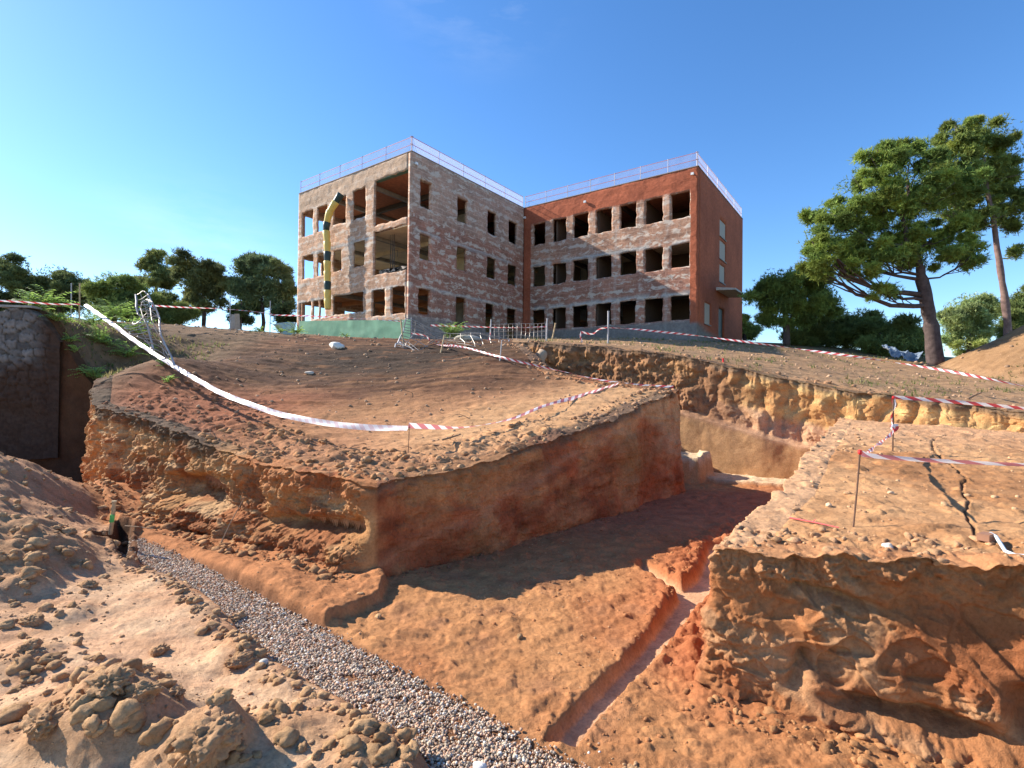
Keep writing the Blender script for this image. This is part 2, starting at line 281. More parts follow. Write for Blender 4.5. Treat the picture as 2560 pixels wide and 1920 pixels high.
def low_h(x, y, parts=None):
    g, sh, ch, _ = parts or low_parts(x, y)
    h = LOW(x, y)
    LL = [(-60, 30), (-14, 13), (-8.6, 10.6)]+GL+[(0.9, 1.), (1., -20), (-60, -20)]
    ls = sdf(x, y, LL); lf = 1-sst(-.25, .05, ls)
    n = fbm(x, y, None, 1.3, 3, s=71)
    h = h+.03*n+.010*fbm(x, y, None, 9., 4, .6, s=72)-.014*np.abs(fbm(x, y, None, 4.5, 6, .65, s=73))
    # loose lumps on the left ground
    heap = sst(-3.5, -5.5, x+.35*(y-4))
    h = h+lf*(heap*(fbm(x, y, None, 1.6, 4, .5, s=81)*.12+.02)+.02*fbm(x, y, None, 3.3, 3, s=87)*(1-heap)+.012*np.abs(fbm(x, y, None, 8., 3, s=88)))
    for cx, cy, r, hh in BIGC:
        d2 = ((x-cx)**2+(y-cy)**2)/r**2; k = np.exp(-d2*d2)
        h = h+hh*k*(.8+.5*fbm(x, y, None, 2.6, 3, s=91))
    # bank of crumbs along the gravel's left edge
    e = seg_dist(x, y, GL); h = h+lf*np.exp(-((e-.16)/.16)**2)*(.04+.05*fbm(x, y, None, 4.2, 3, s=95))
    # floor right of the gravel: soft clumpy clay
    rf = (1-lf)*sst(-.02, .1, g)
    chn = sst(.0, .35, ch)
    red = np.exp(-(np.maximum(sdf(x, y, [(2.2,6.7),(3.0,8.6),(6.5,12.),(5.5,9.5),(3.4,6.8),(1.8,4.7)]), 0)/.4)**2)
    h = h+rf*((.016*np.abs(fbm(x*.8, y*1.2, None, 5.5, 4, .6, s=101))*2+lump(x*.8, y, 6.5, 103, .25)*.03)*(1-.5*sst(8., 12, y)*(x < 4)))*(.3+.7*chn)
    h = h+red*(lump(x, y, 5.5, 107, -.1)*.07+lump(x, y, 11., 108, -.1)*.035)*sst(-.02, .08, ch)
    # shelf, steps, gravel bed, channel
    h = h+.15*(1-sst(-.09, .0, sh))*sst(-.1, .15, g)*(1+.3*n)+.03*np.exp(-((sh+.1)/.1)**2)*lump(x, y, 6., 109, 0)
    h = h*(1-(1-sst(-.03, .03, g))*.85)+(-2.63+.015*n)*(1-sst(-.03, .03, g))*.85
    h = h+lump(x, y, 10, 111, 0)*.03*np.exp(-((ch-.07)/.07)**2)
    cb = 1-sst(-.04, .03, ch); h = h*(1-cb)+(-2.72+.008*fbm(x, y, None, 3, 3, s=5))*cb
    # sunlit floor patch raised as a slab at the far end of the pit
    sl = sdf(x+.06*n, y, [(5.5, 15.05), (6.2, 14.55), (7.6, 14.0), (10.5, 13.5), (12, 15), (6.5, 18.5)]); h = h+.12*(1-sst(-.05, .03, sl))
    bn = sdf(x+.05*n, y+.05*n, [(2.8, 15.3), (5.35, 14.75), (6.0, 15.3), (5.3, 18), (2.5, 18)]); h = h+.72*(1-sst(-.08, .05, bn))
    hd = sdf(x+.03*n, y, HOLE); h = h-.28*(1-sst(-.05, .02, hd))+.08*np.exp(-((hd-.06)/.07)**2)*(lump(x, y, 5, 7, -.3)+.2)
    return h
# ------------------------------------------------------------------ soil colours (linear)
A_ = np.array
ORANGE = A_([.40, .165, .066]); SAND = A_([.60, .385, .225]); REDC = A_([.33, .10, .038]); BROWN = A_([.29, .135, .065]); DARKB = A_([.16, .077, .042]); TAN = A_([.42, .21, .095]); PINK = A_([.61, .355, .20]); HUM = A_([.09, .062, .042]); PALE = A_([.62, .45, .28]); YEL = A_([.45, .21, .085])
soil = soil_mat('soil'); soil_far = soil_mat('far_soil', 1., .35, 0.6)
def sheet(name, u, v, hf, maskf, colf, mat, kind='structure'):
    U, Y = np.meshgrid(u, v, indexing='ij'); X = U*Y; Z = hf(X, Y); M = maskf(X, Y); F = grid_faces(*X.shape, M); C_ = colf(X, Y, Z)
    V, F, C_ = compact(np.stack([X, Y, Z], -1), F[:, ::-1], C_); o = mk(name, V, F, mat, None, C_, True); tag(o, kind=kind); return o
def geo(a, b, n): return np.exp(np.linspace(math.log(a), math.log(b), n))
def low_col(x, y, z):
    g, sh, ch, _ = low_parts(x, y)
    LL = [(-60, 30), (-14, 13), (-8.6, 10.6)]+GL+[(0.9, 1.), (1., -20), (-60, -20)]; lf = 1-sst(-.1, .05, sdf(x, y, LL))
    n = fbm(x, y, None, .7, 4, s=201); n2 = fbm(x, y, None, 2.6, 4, s=203)
    c = mixc(mixc(ORANGE[None, None], YEL[None, None], sst(-.2, .5, n)), BROWN[None, None]*1.15, sst(.1, .7, n2)*.6)
    red = np.exp(-(np.maximum(sdf(x, y, [(2.2,6.7),(3.0,8.6),(6.5,12.),(5.5,9.5),(3.4,6.8),(1.8,4.7)]), 0)/.5)**2); c = mixc(c, REDC[None, None]*1.15, red*.8)
    back = sst(8.5, 11., y)*(1-lf)*(x > -6); c = mixc(c, REDC[None, None]*1.0+.04, back*.7*(1-sst(13, 14.5, y)))
    sl = sdf(x, y, [(5.5, 15.05), (6.2, 14.55), (7.6, 14.0), (10.5, 13.5), (12, 15), (6.5, 18.5)]); c = mixc(c, PALE[None, None], 1-sst(-.1, .03, sl))  # sunlit patch painted in as pale colour
    bn = sdf(x, y, [(2.8, 15.3), (5.35, 14.75), (6.0, 15.3), (5.3, 18), (2.5, 18)]); c = mixc(c, A_([.50, .28, .13])[None, None], 1-sst(0, .1, bn)); c = mixc(c, PALE[None, None], (1-sst(-.05, .0, bn))*(z > -2.))  # bench top painted paler to stand for the sun on it
    s = mixc(SAND[None, None], PINK[None, None], sst(-.3, .3, n2)); heap = sst(-3.5, -5.8, x+.35*(y-4)); s = mixc(s, BROWN[None, None]*1.5, heap*.7)
    zr = z-LOW(x, y); s = mixc(s, A_([.43, .235, .115])[None, None], sst(.05, .13, zr)*.75)
    e = seg_dist(x, y, GL); s = mixc(s, BROWN[None, None]*1.2, np.exp(-(e/.3)**2)*.7*sst(-.4, .3, n2+.3))
    c = mixc(c, s, lf)
    c = mixc(c, ORANGE[None, None]*1.05, (1-sst(-.1, .02, sh))*.8)
    c = mixc(c, (BROWN*.8)[None, None], (1-sst(-.02, .05, g))); c = mixc(c, PINK[None, None]*1.02, 1-sst(-.05, .02, ch))
    c = mixc(c, (DARKB*.6)[None, None], sst(12.3, 13.2, y)*(x < -9)); hd = sdf(x, y, HOLE); c = mixc(c, (BROWN*.45)[None, None], 1-sst(0., .1, hd)); return c  # trench floor darkened in colour to stand for its deep shade
def low_mask(x, y): return (sdf(x, y, PIT) < .5) & ~(sdf(x, y, RBP) < -.6)
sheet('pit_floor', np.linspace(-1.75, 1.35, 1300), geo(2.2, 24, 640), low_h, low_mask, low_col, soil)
def up_col(x, y, z):
    n = fbm(x, y, None, .35, 4, s=301); n2 = fbm(x, y*2, None, 1.6, 4, s=303)
    c = mixc(TAN[None, None], BROWN[None, None]*1.3, sst(-.3, .4, n))
    bank = sst(12.5, 15.5, y+.6*n-.15*x)*(1-sst(.5, 3., x))*(1-sst(-18, -22, x)); n3 = fbm(x*.5, y*3.2, None, 1.2, 4, .6, s=309); c = mixc(c, A_([.105, .047, .025])[None, None], bank*(.55+.4*sst(-.3, .2, n3)))
    dk = np.exp(-((x+4.)/5.5)**2-((y-19.5)/3.2)**2); c = mixc(c, (HUM*.5)[None, None], np.clip(dk*1.3*sst(-.5, .2, n2+.2), 0, 1)*.9)
    left = sst(-3.5, -7, x)*(1-sst(13.5, 16.5, y)); c = mixc(c, A_([.31, .108, .048])[None, None], left*.9)
    hl = np.exp(-(seg_dist(x, y, W1[:3])/.45)**2); c = mixc(c, HUM[None, None]*1.3, hl*.8)
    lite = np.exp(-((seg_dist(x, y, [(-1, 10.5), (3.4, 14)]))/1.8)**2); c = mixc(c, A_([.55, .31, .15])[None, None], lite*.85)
    ter = ((x > .5) & (y > 20-1.*x)).astype(float)*sst(5, 7, y-13+.7*(x-10)+8); ter = sst(0, 1., (x*.57+y*.82)-(.2*.57+20.8*.82))*(x > 0)
    c = mixc(c, A_([.36, .215, .115])[None, None], ter*.95); c = mixc(c, A_([.15, .14, .06])[None, None], ter*sst(.25, .7, fbm(x, y*1.5, None, .9, 4, s=307))*.6)
    pl = (1-sst(-11.5, -10, x))*sst(12, 14, y); c = mixc(c, A_([.20, .135, .075])[None, None], pl*.6)
    r = np.sqrt((x-25.3)**2+(y-23.)**2); c = mixc(c, A_([.29, .165, .082])[None, None], 1-sst(4.2, 5.2, r))
    far = sst(30, 45, np.sqrt(x*x+y*y)); c = mixc(c, A_([.14, .13, .06])[None, None], far*.8); return c
def up_mask(x, y): return sdf(x, y, PIT) > .12
def up_sink(x, y): d = sdf(x, y, PIT); return up_h(x, y)-.06*sst(.45, .25, d)-sst(.28, .0, d)*1.2
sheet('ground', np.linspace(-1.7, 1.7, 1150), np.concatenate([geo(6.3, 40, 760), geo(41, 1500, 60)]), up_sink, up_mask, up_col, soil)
def rb_col(x, y, z):
    n = fbm(x, y, None, .5, 4, s=401); n2 = fbm(x, y, None, 3., 4, s=402)
    c = mixc(A_([.50, .27, .125])[None, None], A_([.38, .18, .075])[None, None], sst(-.4, .5, n+.4*n2)); c = mixc(c, PINK[None, None], sst(8, 12, y)*.6)
    for k, w in CRACK: c = mixc(c, (HUM*.7)[None, None], np.exp(-(seg_dist(x+.02*vn(x*6, y*6, None, 3), y+.02*vn(x*9, y*9, None, 4), k)/w)**4)*.8)
    return c
def rb_sink(x, y): d = -sdf(x, y, RBP); return rb_h(x, y)-.05*sst(.4, .22, d)-sst(.26, .0, d)*1.
def rb_mask(x, y): return (sdf(x, y, RBP) < -.12) & (sdf(x, y, PIT) < .4)
sheet('earth_block', np.linspace(.2, 2.6, 900), geo(1.4, 17, 620), rb_sink, rb_mask, rb_col, soil)
def hit(px, py, y0=8., y1=40.):      # where a sight line meets the upper ground: gives depth
    ys = np.linspace(y0, y1, 600); d = ray(px, py); P = d[None]*(ys/d[1])[:, None]; h = up_h(P[:, 0], P[:, 1]); k = np.nonzero((P[:, 2] <= h) & (sdf(P[:, 0], P[:, 1], PIT) > .15))[0]
    return float(ys[k[0]]) if len(k) else None
# ------------------------------------------------------------------ cut walls
def dense(P, ds):
    P = np.array(P, float); L = np.concatenate([[0], np.cumsum(np.hypot(*np.diff(P, axis=0).T))]); s = np.arange(0, L[-1], ds)
    return np.stack([np.interp(s, L, P[:, 0]), np.interp(s, L, P[:, 1])], -1), s
def smooth1(a, k):
    if k < 2: return a
    p = np.pad(a, ((k, k), (0, 0)), mode='edge'); ker = np.hanning(2*k+1); ker /= ker.sum()
    return np.stack([np.convolve(p[:, i], ker, 'valid') for i in range(a.shape[1])], -1)
def wall(name, P, hf, zb, ds, nv, side, dispf, colf, batter=.12, jit=.06, seed=1, round_=.06, mat=None, prof=None, lipn=.16):
    Q, s = dense(P, ds); T = np.gradient(Q, axis=0); T /= np.linalg.norm(T, axis=1)[:, None]; Nn = np.stack([T[:, 1], -T[:, 0]], -1)*side
    kk = int(.12/ds); Q = smooth1(Q, kk); Nn = smooth1(Nn, int(.2/ds)); Nn /= np.linalg.norm(Nn, axis=1)[:, None]
    j = jit*fbm(s, s*0, None, .9, 2, .5, s=seed); j2 = jit*.9*fbm(s, s*0+3, None, 3.5, 4, .6, s=seed+9)
    Q = Q+Nn*j[:, None]
    v = np.linspace(0, 1, nv); nl = int(nv*lipn)
    off = np.concatenate([np.linspace(-.5, 0, nl, endpoint=False), batter*np.linspace(0, 1, nv-nl)]); tz = np.concatenate([np.zeros(nl), np.linspace(0, 1, nv-nl)])
    off = off[None]+j2[:, None]*np.exp(-tz[None]*7)*np.concatenate([np.linspace(0, 1, nl, endpoint=False)**2, np.ones(nv-nl)])[None]
    X = Q[:, None, 0]+Nn[:, None, 0]*off; Y = Q[:, None, 1]+Nn[:, None, 1]*off; ht = hf(X[:, :nl], Y[:, :nl]); he = hf(Q[:, 0], Q[:, 1])
    zbot = zb(Q[:, 0], Q[:, 1]) if callable(zb) else np.full(len(Q), zb)
    Z = np.concatenate([ht+.004-.1*np.linspace(1, 0, nl)[None]**6, he[:, None]+(zbot-he)[:, None]*tz[None, nl:]], 1)
    S_ = np.broadcast_to(s[:, None], Z.shape); Tt = np.broadcast_to(tz[None], Z.shape); H = Z
    wl = sst(0, .05, Tt); d = dispf(S_, Tt, X, Y, Z)*wl-round_*np.exp(-((he[:, None]-Z)/.05)**2)*(Tt > 0)
    X = X+Nn[:, None, 0]*d; Y = Y+Nn[:, None, 1]*d; Z = Z+.02*fbm(X, Y, Z, 7., 2, s=seed+5)*wl
    C_ = colf(S_, Tt, X, Y, Z, he[:, None]-Z)
    F = grid_faces(*X.shape); F = F if side > 0 else F[:, ::-1]
    V = np.stack([X, Y, Z], -1); o = mk(name, V, F, mat or soil, None, C_, True); tag(o, kind='structure'); return o
def ridged(x, y, z, f, o=3, s=1): return 1-np.abs(fbm(x, y, z, f, o, .5, s))*2
def chunks(a, b, f, s):      # broken faces: terraces of noise give flat facets with sharp steps
    n = fbm(a, b, None, f, 4, .5, s)*3.; k = np.floor(n); return (k+sst(.78, 1., n-k))/3.
def d1(s, t, x, y, z):
    L = 13.55; q = L-s     # distance from the near corner
    gr = .055*np.abs(np.sin(s*11+1.5*fbm(s, t*2, None, .8, 2, s=3)))*sst(3.5, 5.5, q)*(1-.4*t)          # bucket-tooth grooves on the far part
    d = gr+.15*fbm(x, y, z, .9, 3, s=511)+.16*chunks(s, z*1.4, 1.5, 513)+.085*chunks(s+9, z*1.6, 3.8, 517)+.035*chunks(s+5, z*1.2, 9., 518)-.07*np.abs(fbm(x, y, z, 5., 5, .65, s=515))
    cav = np.exp(-((q-5.0)/.85)**4-((z+1.95-.05*np.sin(s*3))/.26)**4); d = d-.42*cav
    cut = np.exp(-((q-1.4)/1.3)**4-((z+2.02+.08*(q-1))/.10)**2); d = d-.30*cut
    toe = sst(-1.95, -2.35, z+.1*fbm(s, t*0, None, 1.5, 3, s=8))*(1-sst(6, 8, q)); d = d+toe*(.18+.16*chunks(s, z*2, 3.4, 519))
    return d*sst(.0, .35, q)
def c1(s, t, x, y, z, dp):
    q = 13.55-s; n = fbm(x, y, z, 1.4, 4, s=521); n2 = fbm(s*.6, z*4, None, 1.6, 4, s=523)
    c = mixc(A_([.46, .235, .095])[None, None], A_([.31, .12, .048])[None, None], sst(-.25, .3, n)); c = mixc(c, A_([.56, .36, .18])[None, None], sst(.05, .4, n2)*.75)
    h = sst(.34, .12, dp+.22*n)*sst(3.6, 5., q); c = mixc(c, HUM[None, None]*1.1, h*.9); c = mixc(c, REDC[None, None]*1.1, sst(.5, .2, dp)*(1-sst(3., 4., q))*.5); return c
def d2(s, t, x, y, z): return .05*chunks(s*.6, z*1.8, 3.2, 538)+.025*np.abs(fbm(s*3.5, z*.7, None, 2.5, 3, s=539))+.13*fbm(x, y, z, .7, 3, s=531)+(-.07)*np.abs(fbm(x, y, z, 2.6, 6, .62, s=533))+.035*chunks(s, z*1.5, 1.4, 535)*sst(.6, .2, t)-.10*sst(.2, .02, t)*np.abs(fbm(s, z, None, 2.5, 3, s=537))+.02*np.sin(z*9+s)*t*sst(0, .4, s)
def c2(s, t, x, y, z, dp):
    n = fbm(x, y, z, .9, 5, .6, s=541); n2 = fbm(s*.5, z*2.5-s*.35, None, 1.2, 5, .6, s=543); n3 = fbm(x, y, z, 5., 4, .6, s=545)
    c = mixc(A_([.34, .10, .038])[None, None], A_([.42, .19, .075])[None, None], sst(-.2, .25, n)); c = mixc(c, A_([.17, .055, .025])[None, None], sst(.0, .4, n2)*.55); c = c*(1+.4*n3[..., None])
    c = mixc(c, A_([.50, .24, .12])[None, None], np.exp(-((z+2.45-.27*s+.15*n)/.10)**2)*.5)
    c = mixc(c, A_([.52, .30, .15])[None, None], sst(5.2, 7.8, s)*.75*sst(-.5, .3, n)); c = mixc(c, A_([.32, .20, .07])[None, None], np.exp(-((s-6.6)/.8)**2-((z+1.6)/.5)**2)*.7)
    return mixc(c, HUM[None, None]*1.5, sst(.2, .04, dp+.12*n)*(.45+.4*sst(3., 4.5, s)))

_P12 = [(-11.9, 14.75)]+W1+W2[1:]; S12 = float(sum(math.hypot(b[0]-a[0], b[1]-a[1]) for a, b in zip(_P12[:-1], _P12[1:]) ) - sum(math.hypot(b[0]-a[0], b[1]-a[1]) for a, b in zip(W2[:-1], W2[1:])))
def d12(s, t, x, y, z): L1 = 13.55-S12; return np.where(s < S12, d1(s+L1, t, x, y, z), 0)+d2(np.maximum(s-S12, 0), t, x, y, z)*sst(S12-.1, S12+.4, s)
def c12(s, t, x, y, z, dp): return mixc(c1(s+13.55-S12, t, x, y, z, dp), c2(np.maximum(s-S12, 0), t, x, y, z, dp), sst(S12-.02, S12+.06, s))
wall('bank_wall', _P12, up_h, -2.75, .0115, 185, 1, d12, c12, batter=.16, seed=2, jit=.11)
wall('block_wall_back', W4, up_h, -2.75, .05, 60, 1, d2, c2, seed=4)
def zb3(x, y): return np.where(x > 9.6, -1.3, -2.75)
def d3(s, t, x, y, z):
    dp = up_base(x, y)-z; up_ = sst(1.85, 1.7, dp+.1*fbm(s, s*0, None, 1, 3, s=6)); rub = 1-sst(6.5, 8., s)
    gr = .10*np.abs(np.sin(s*5.2+2*fbm(s, z, None, .9, 2, s=553)))*(1-rub)*np.clip(up_+.1, 0, 1)
    rough = .16*fbm(x, y, z, 1.1, 4, .55, s=551)+.10*chunks(s, z*1.3, 2., 555)
    rub_d = .22*np.abs(fbm(x, y, z, 2.2, 4, .6, s=557))+.12*chunks(s, z, 3.2, 559)
    return (rough*.9+gr)*up_+rub_d*rub*up_+(1-up_)*(.28+.03*fbm(x, y, z, 2., 3, s=558))-.0
def c3(s, t, x, y, z, dp):
    n = fbm(x, y, z, 1., 4, s=561); n2 = fbm(s, z*2, None, 2.2, 4, s=563); rub = 1-sst(7.5, 9.5, s)
    c = mixc(A_([.52, .27, .105])[None, None], A_([.60, .38, .16])[None, None], sst(-.1, .5, n2)); c = mixc(c, A_([.36, .15, .06])[None, None], sst(0, .6, n)*.6)
    c = mixc(c, A_([.56, .33, .20])[None, None], sst(1.0, 1.25, dp+.2*n)*.8); c = mixc(c, A_([.44, .25, .115])[None, None], sst(1.85, 2., dp)*.8)
    c = mixc(c, mixc(A_([.22, .11, .06])[None, None], A_([.34, .17, .08])[None, None], sst(-.2, .4, n2)), rub*.85*(1-sst(1.6, 2.2, dp))); return mixc(c, HUM[None, None]*1.3, sst(.22, .06, dp+.1*n)*.75)  # left rubble coloured darker brown, painting in its shade
wall('terrace_wall', W3[:7], up_h, zb3, .022, 150, 1, d3, c3, seed=5, jit=.14, batter=.15)
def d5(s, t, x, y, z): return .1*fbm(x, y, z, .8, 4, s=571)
def c5(s, t, x, y, z, dp): return mixc((BROWN*.36)[None, None], (DARKB*.6)[None, None], sst(-.3, .3, fbm(x, y, z, 1., 4, s=573)))  # browns kept very dark to paint in the trench's shade
wall('trench_wall', (W5[:]+[(-12.3, 15.25), (-11.2, 13.85)]), up_h, -3.4, .035, 110, 1, d5, c5, seed=6, batter=.1)
def dr(s, t, x, y, z):
    sm = .12*fbm(x, y, z, .8, 2, s=581)+.07*chunks(s*1.0, z*1.5+s*.5, 1.15, 583)+.05*chunks(s+4, z*1.3-s*.4, 2.0, 584)+(-.022)*np.abs(fbm(x, y, z, 6., 5, .62, s=580))*sst(-.1, .3, fbm(s, z, None, 1.6, 3, s=579))
    for k_ in range(26):
        rr_ = np.random.default_rng(900+k_); sc_, zc_, ra_, rb_, an_, dp_ = rr_.uniform(.1, 3.6), rr_.uniform(-2.3, -1.5), rr_.uniform(.12, .38), rr_.uniform(.07, .17), rr_.uniform(-.9, .3), rr_.uniform(.015, .05)
        ds_, dz_ = s-sc_, z-zc_; q1 = (ds_*cos(an_)+dz_*sin(an_))/ra_; q2 = (-ds_*sin(an_)+dz_*cos(an_)+.25*ra_*q1*q1)/rb_; e_ = q1*q1+q2*q2+.25*fbm(s, z, None, 4., 3, s=900+k_); sm = sm-dp_*sst(1.05, .8, e_)*(1-.35*q2)
    big = sst(.30, .0, t)*.10*np.abs(fbm(x, y, z, 5., 4, .6, s=585))*2
    rb = .07*sst(.0, .35, fbm(s, z, None, 1.3, 3, s=587))*np.abs(fbm(x, y, z, 6.5, 4, .6, s=586))*2
    toe = sst(.72, .95, t)*(.10+.12*chunks(s, z, 3., 588)+.08*np.abs(fbm(x, y, z, 6., 3, s=589)))
    hol = np.exp(-((s-2.3)/.28)**4-((z+2.22)/.16)**4)*.26+np.exp(-((s-.9)/.30)**2-((z+1.66+.12*(s-.9))/.05)**2)*.16+np.exp(-((s-.75-(z+2.0)*.3)/.06)**2-((z+2.25)/.16)**4)*.12+np.exp(-((s-2.9)/.6)**4-((z+1.62)/.05)**2)*.16
    hol = hol+np.exp(-((s-1.45)/.5)**4-((z+2.42)/.06)**2)*.2
    plate = .05*np.exp(-(((s-.86)/.17)**2+((z+1.88)/.15)**2)**4)*1.3; d_=sm+big+rb+toe-hol+plate
    return d_
def cr(s, t, x, y, z, dp):
    n = fbm(x, y, z, 1.6, 4, s=591); n2 = fbm(s*.8, z*1.6+s*.4, None, 1.5, 3, .5, s=593)
    c = mixc(A_([.37, .155, .062])[None, None], A_([.44, .235, .115])[None, None], sst(-.05, .1, n2)*.8); c = mixc(c, A_([.29, .095, .036])[None, None], sst(.0, .4, n)*.75)
    c = mixc(c, A_([.52, .22, .06])[None, None], sst(2.6, 3.2, s-.9*(z+2.))*.8); return mixc(c, A_([.44, .21, .095])[None, None], sst(.22, .05, dp)*.8)
def crs(s, t, x, y, z, dp): c = c2(np.minimum(s, 2.9), t, x, y, z, dp+1); return mixc(c, A_([.54, .31, .165])[None, None], sst(.25, .08, dp))
def drl(s, t, x, y, z): return .06*fbm(x, y, z, 1., 4, s=595)+.05*chunks(s, z, 2., 597)

_PR = RBL[::-1]+RBF_[1:4]; SR = float(sum(math.hypot(b[0]-a[0], b[1]-a[1]) for a, b in zip(RBL[:-1], RBL[1:])))
def drj(s, t, x, y, z): k = sst(SR-.25, SR+.05, s); return dr(np.maximum(s-SR, 0), t, x, y, z)*k+drl(s, t, x, y, z)*(1-k)
def crj(s, t, x, y, z, dp): return mixc(crs(SR-s, t, x, y, z, dp), cr(np.maximum(s-SR, 0), t, x, y, z, dp), sst(SR-.1, SR+.05, s))
wall('earth_block_wall', _PR, rb_h, -2.78, .0085, 210, 1, drj, crj, batter=.1, seed=7, jit=.07)
# ------------------------------------------------------------------ gravel and clods
def scatter(name, X, Y, Z, R, base, mat, colf, flat=(.75, .25), seed=3, nvar=8, amp=.3, kind='stuff', sink=.45, smooth=True):
    r = np.random.default_rng(seed); BV, BF = base; n = len(X); vars_ = []
    for k in range(nvar):
        pn_ = r.normal(size=(16, 3)); pn_ /= np.linalg.norm(pn_, axis=1)[:, None]; pd_ = .5+.45*r.random(16); dt = BV@pn_.T; cl = np.min(np.where(dt > .05, pd_/np.maximum(dt, .05), 9), 1)
        d = np.minimum(1., cl)*1.12+amp*.35*fbm(BV[:, 0]+k*7, BV[:, 1], BV[:, 2], 1.3, 2, s=k+seed)+amp*.55*np.abs(fbm(BV[:, 0]+k*7, BV[:, 1], BV[:, 2], 2.6, 3, .6, s=k+seed+50)); vars_.append(BV*d[:, None])
    vars_ = np.array(vars_); id_ = r.integers(0, nvar, n); P = vars_[id_]
    sc = np.stack([R*(.8+.5*r.random(n)), R*(.7+.4*r.random(n)), R*(flat[0]+flat[1]*r.random(n))], -1); P = P*sc[:, None, :]
    a = r.random(n)*2*pi; b = (r.random(n)-.5)*.9; ca, sa, cb, sb = np.cos(a), np.sin(a), np.cos(b), np.sin(b)
    x, y, z = P[..., 0], P[..., 1], P[..., 2]; x, z = x*cb[:, None]+z*sb[:, None], -x*sb[:, None]+z*cb[:, None]; x, y = x*ca[:, None]-y*sa[:, None], x*sa[:, None]+y*ca[:, None]
    V = np.stack([x+X[:, None], y+Y[:, None], z+(Z+R*(.5-sink))[:, None]], -1); F = (BF[None]+(np.arange(n)*len(BV))[:, None, None]).reshape(-1, 3)
    c = np.repeat(colf(n, r), len(BV), 0); o = mk(name, V.reshape(-1, 3), F, mat, None, c, smooth); tag(o, kind=kind); return o
def in_poly(P, n, r):
    P = np.array(P); lo = P.min(0); hi = P.max(0); q = r.random((n*4, 2))*(hi-lo)+lo; m = inside(q[:, 0], q[:, 1], [tuple(p) for p in P]); return q[m]
stone_m = colmat('gravel_stone', .75, var=.12, sc=60.)
rg = np.random.default_rng(11)
q = in_poly(GRAV, 9000, rg)
ed = sdf(q[:, 0], q[:, 1], GRAV); q = q[(q[:, 1] < 10)]; ed = sdf(q[:, 0], q[:, 1], GRAV)
q2 = q[(rg.random(len(q)) < np.clip(-ed/.06+.2, 0, 1))]
vis = q2[(q2[:, 1] > 2.6)]
def gcol(n, r):
    t = r.random((n, 1)); k = r.random(n)
    c = A_([.46, .36, .265])*(.5+.9*t); c = np.where((k < .35)[:, None], A_([.55, .34, .22])*(.6+.7*t), c); c = np.where((k > .93)[:, None], A_([.72, .68, .6]), c); return np.clip(c, 0, .85)
near = vis[vis[:, 1] < 6.]; farg = vis[vis[:, 1] >= 6.]
def dens(a, n):
    return a[rg.integers(0, len(a), n)]+rg.normal(0, .03, (n, 2))
for nm, src, n, sub in (('gravel', near, 15000, 1), ('gravel', farg, 9000, 1)):
    a = dens(src, n); a = a[(sdf(a[:, 0], a[:, 1], GRAV) < .03) & (low_h(a[:, 0], a[:, 1]) < -2.59)]; n = len(a); R_ = .0065+.0135*rg.random(n)**2.2
    lv = rg.random(n); zz = low_h(a[:, 0], a[:, 1])+lv*.022
    o = scatter(nm, a[:, 0], a[:, 1], zz, R_, ico(sub), stone_m, gcol, flat=(.6, .3), seed=5+sub, amp=.35)
sp = in_poly(GRAV, 400, rg); sp = sp+rg.normal(0, .2, sp.shape); sp = sp[(sp[:, 1] > 2.6) & (sdf(sp[:, 0], sp[:, 1], SHELF) > .05)]
scatter('gravel', sp[:, 0], sp[:, 1], low_h(sp[:, 0], sp[:, 1]), .008+.009*rg.random(len(sp)), ico(1), stone_m, gcol, seed=9)
clod_m = soil_mat('clod_soil', .8, 1.4)
def ccol(base, v=.3):
    def f(n, r): return A_(base)*(1-v/2+v*r.random((n, 1)))
    return f
def pw(r, n, a, b, e=3.): return a+(b-a)*r.random(n)**e
def on(hf, x, y): return hf(x, y)
def clods(n, cx, cy, sx, sy, r, hf): a = np.stack([r.normal(cx, sx, n), r.normal(cy, sy, n)], -1); return a
rg = np.random.default_rng(21)
LS, RS = [], []
for cx, cy, r, h in BIGC:       # mounds of lumps
    n = int(17*r/.4); a = np.stack([rg.normal(cx, r*.5, n), rg.normal(cy, r*.45, n)], -1); LS.append(a); RS.append(pw(rg, n, .016, .075*min(1.4, r/.35), 2.0))
n = 420; a = np.stack([rg.uniform(-6.5, .9, n), rg.uniform(2.2, 8.5, n)], -1); k = vn(a[:, 0]*1.6, a[:, 1]*1.6, None, 33) > .05; LS.append(a[k]); RS.append(pw(rg, k.sum(), .005, .045, 6))
n = 7500; a = np.stack([rg.uniform(-10., 1.1, n), rg.uniform(2.2, 11.5, n)], -1); k = fbm(a[:, 0], a[:, 1], None, 1.1, 3, s=34) > .0; LS.append(a[k]); RS.append(pw(rg, k.sum(), .003, .014, 2))
n = 900; y = rg.uniform(3.5, 11.5, n); x = -y*rg.uniform(.72, 1.12, n)-.3*rg.random(n); LS.append(np.stack([x, y], -1)); RS.append(pw(rg, n, .008, .08, 6))
for (ax, ay), (bx, by) in zip(GL[:-1], GL[1:]):
    n = int(math.hypot(bx-ax, by-ay)*42); t = rg.random(n); LS.append(np.stack([ax+(bx-ax)*t-.12-.13*rg.random(n)+rg.normal(0, .05, n), ay+(by-ay)*t-.10+rg.normal(0, .08, n)], -1)); RS.append(pw(rg, n, .012, .06, 2.6))
n = 700; a = np.stack([rg.uniform(-1.3, .9, n), rg.normal(3.15, .28, n)], -1); LS.append(a); RS.append(pw(rg, n, .008, .045, 2.2))
a = np.concatenate(LS); R_ = np.concatenate(RS); ok = (sdf(a[:, 0], a[:, 1], GRAV) > .0) & (a[:, 1] > 2.) & (sdf(a[:, 0], a[:, 1], CHAN) > .05); a = a[ok]; R_ = R_[ok]
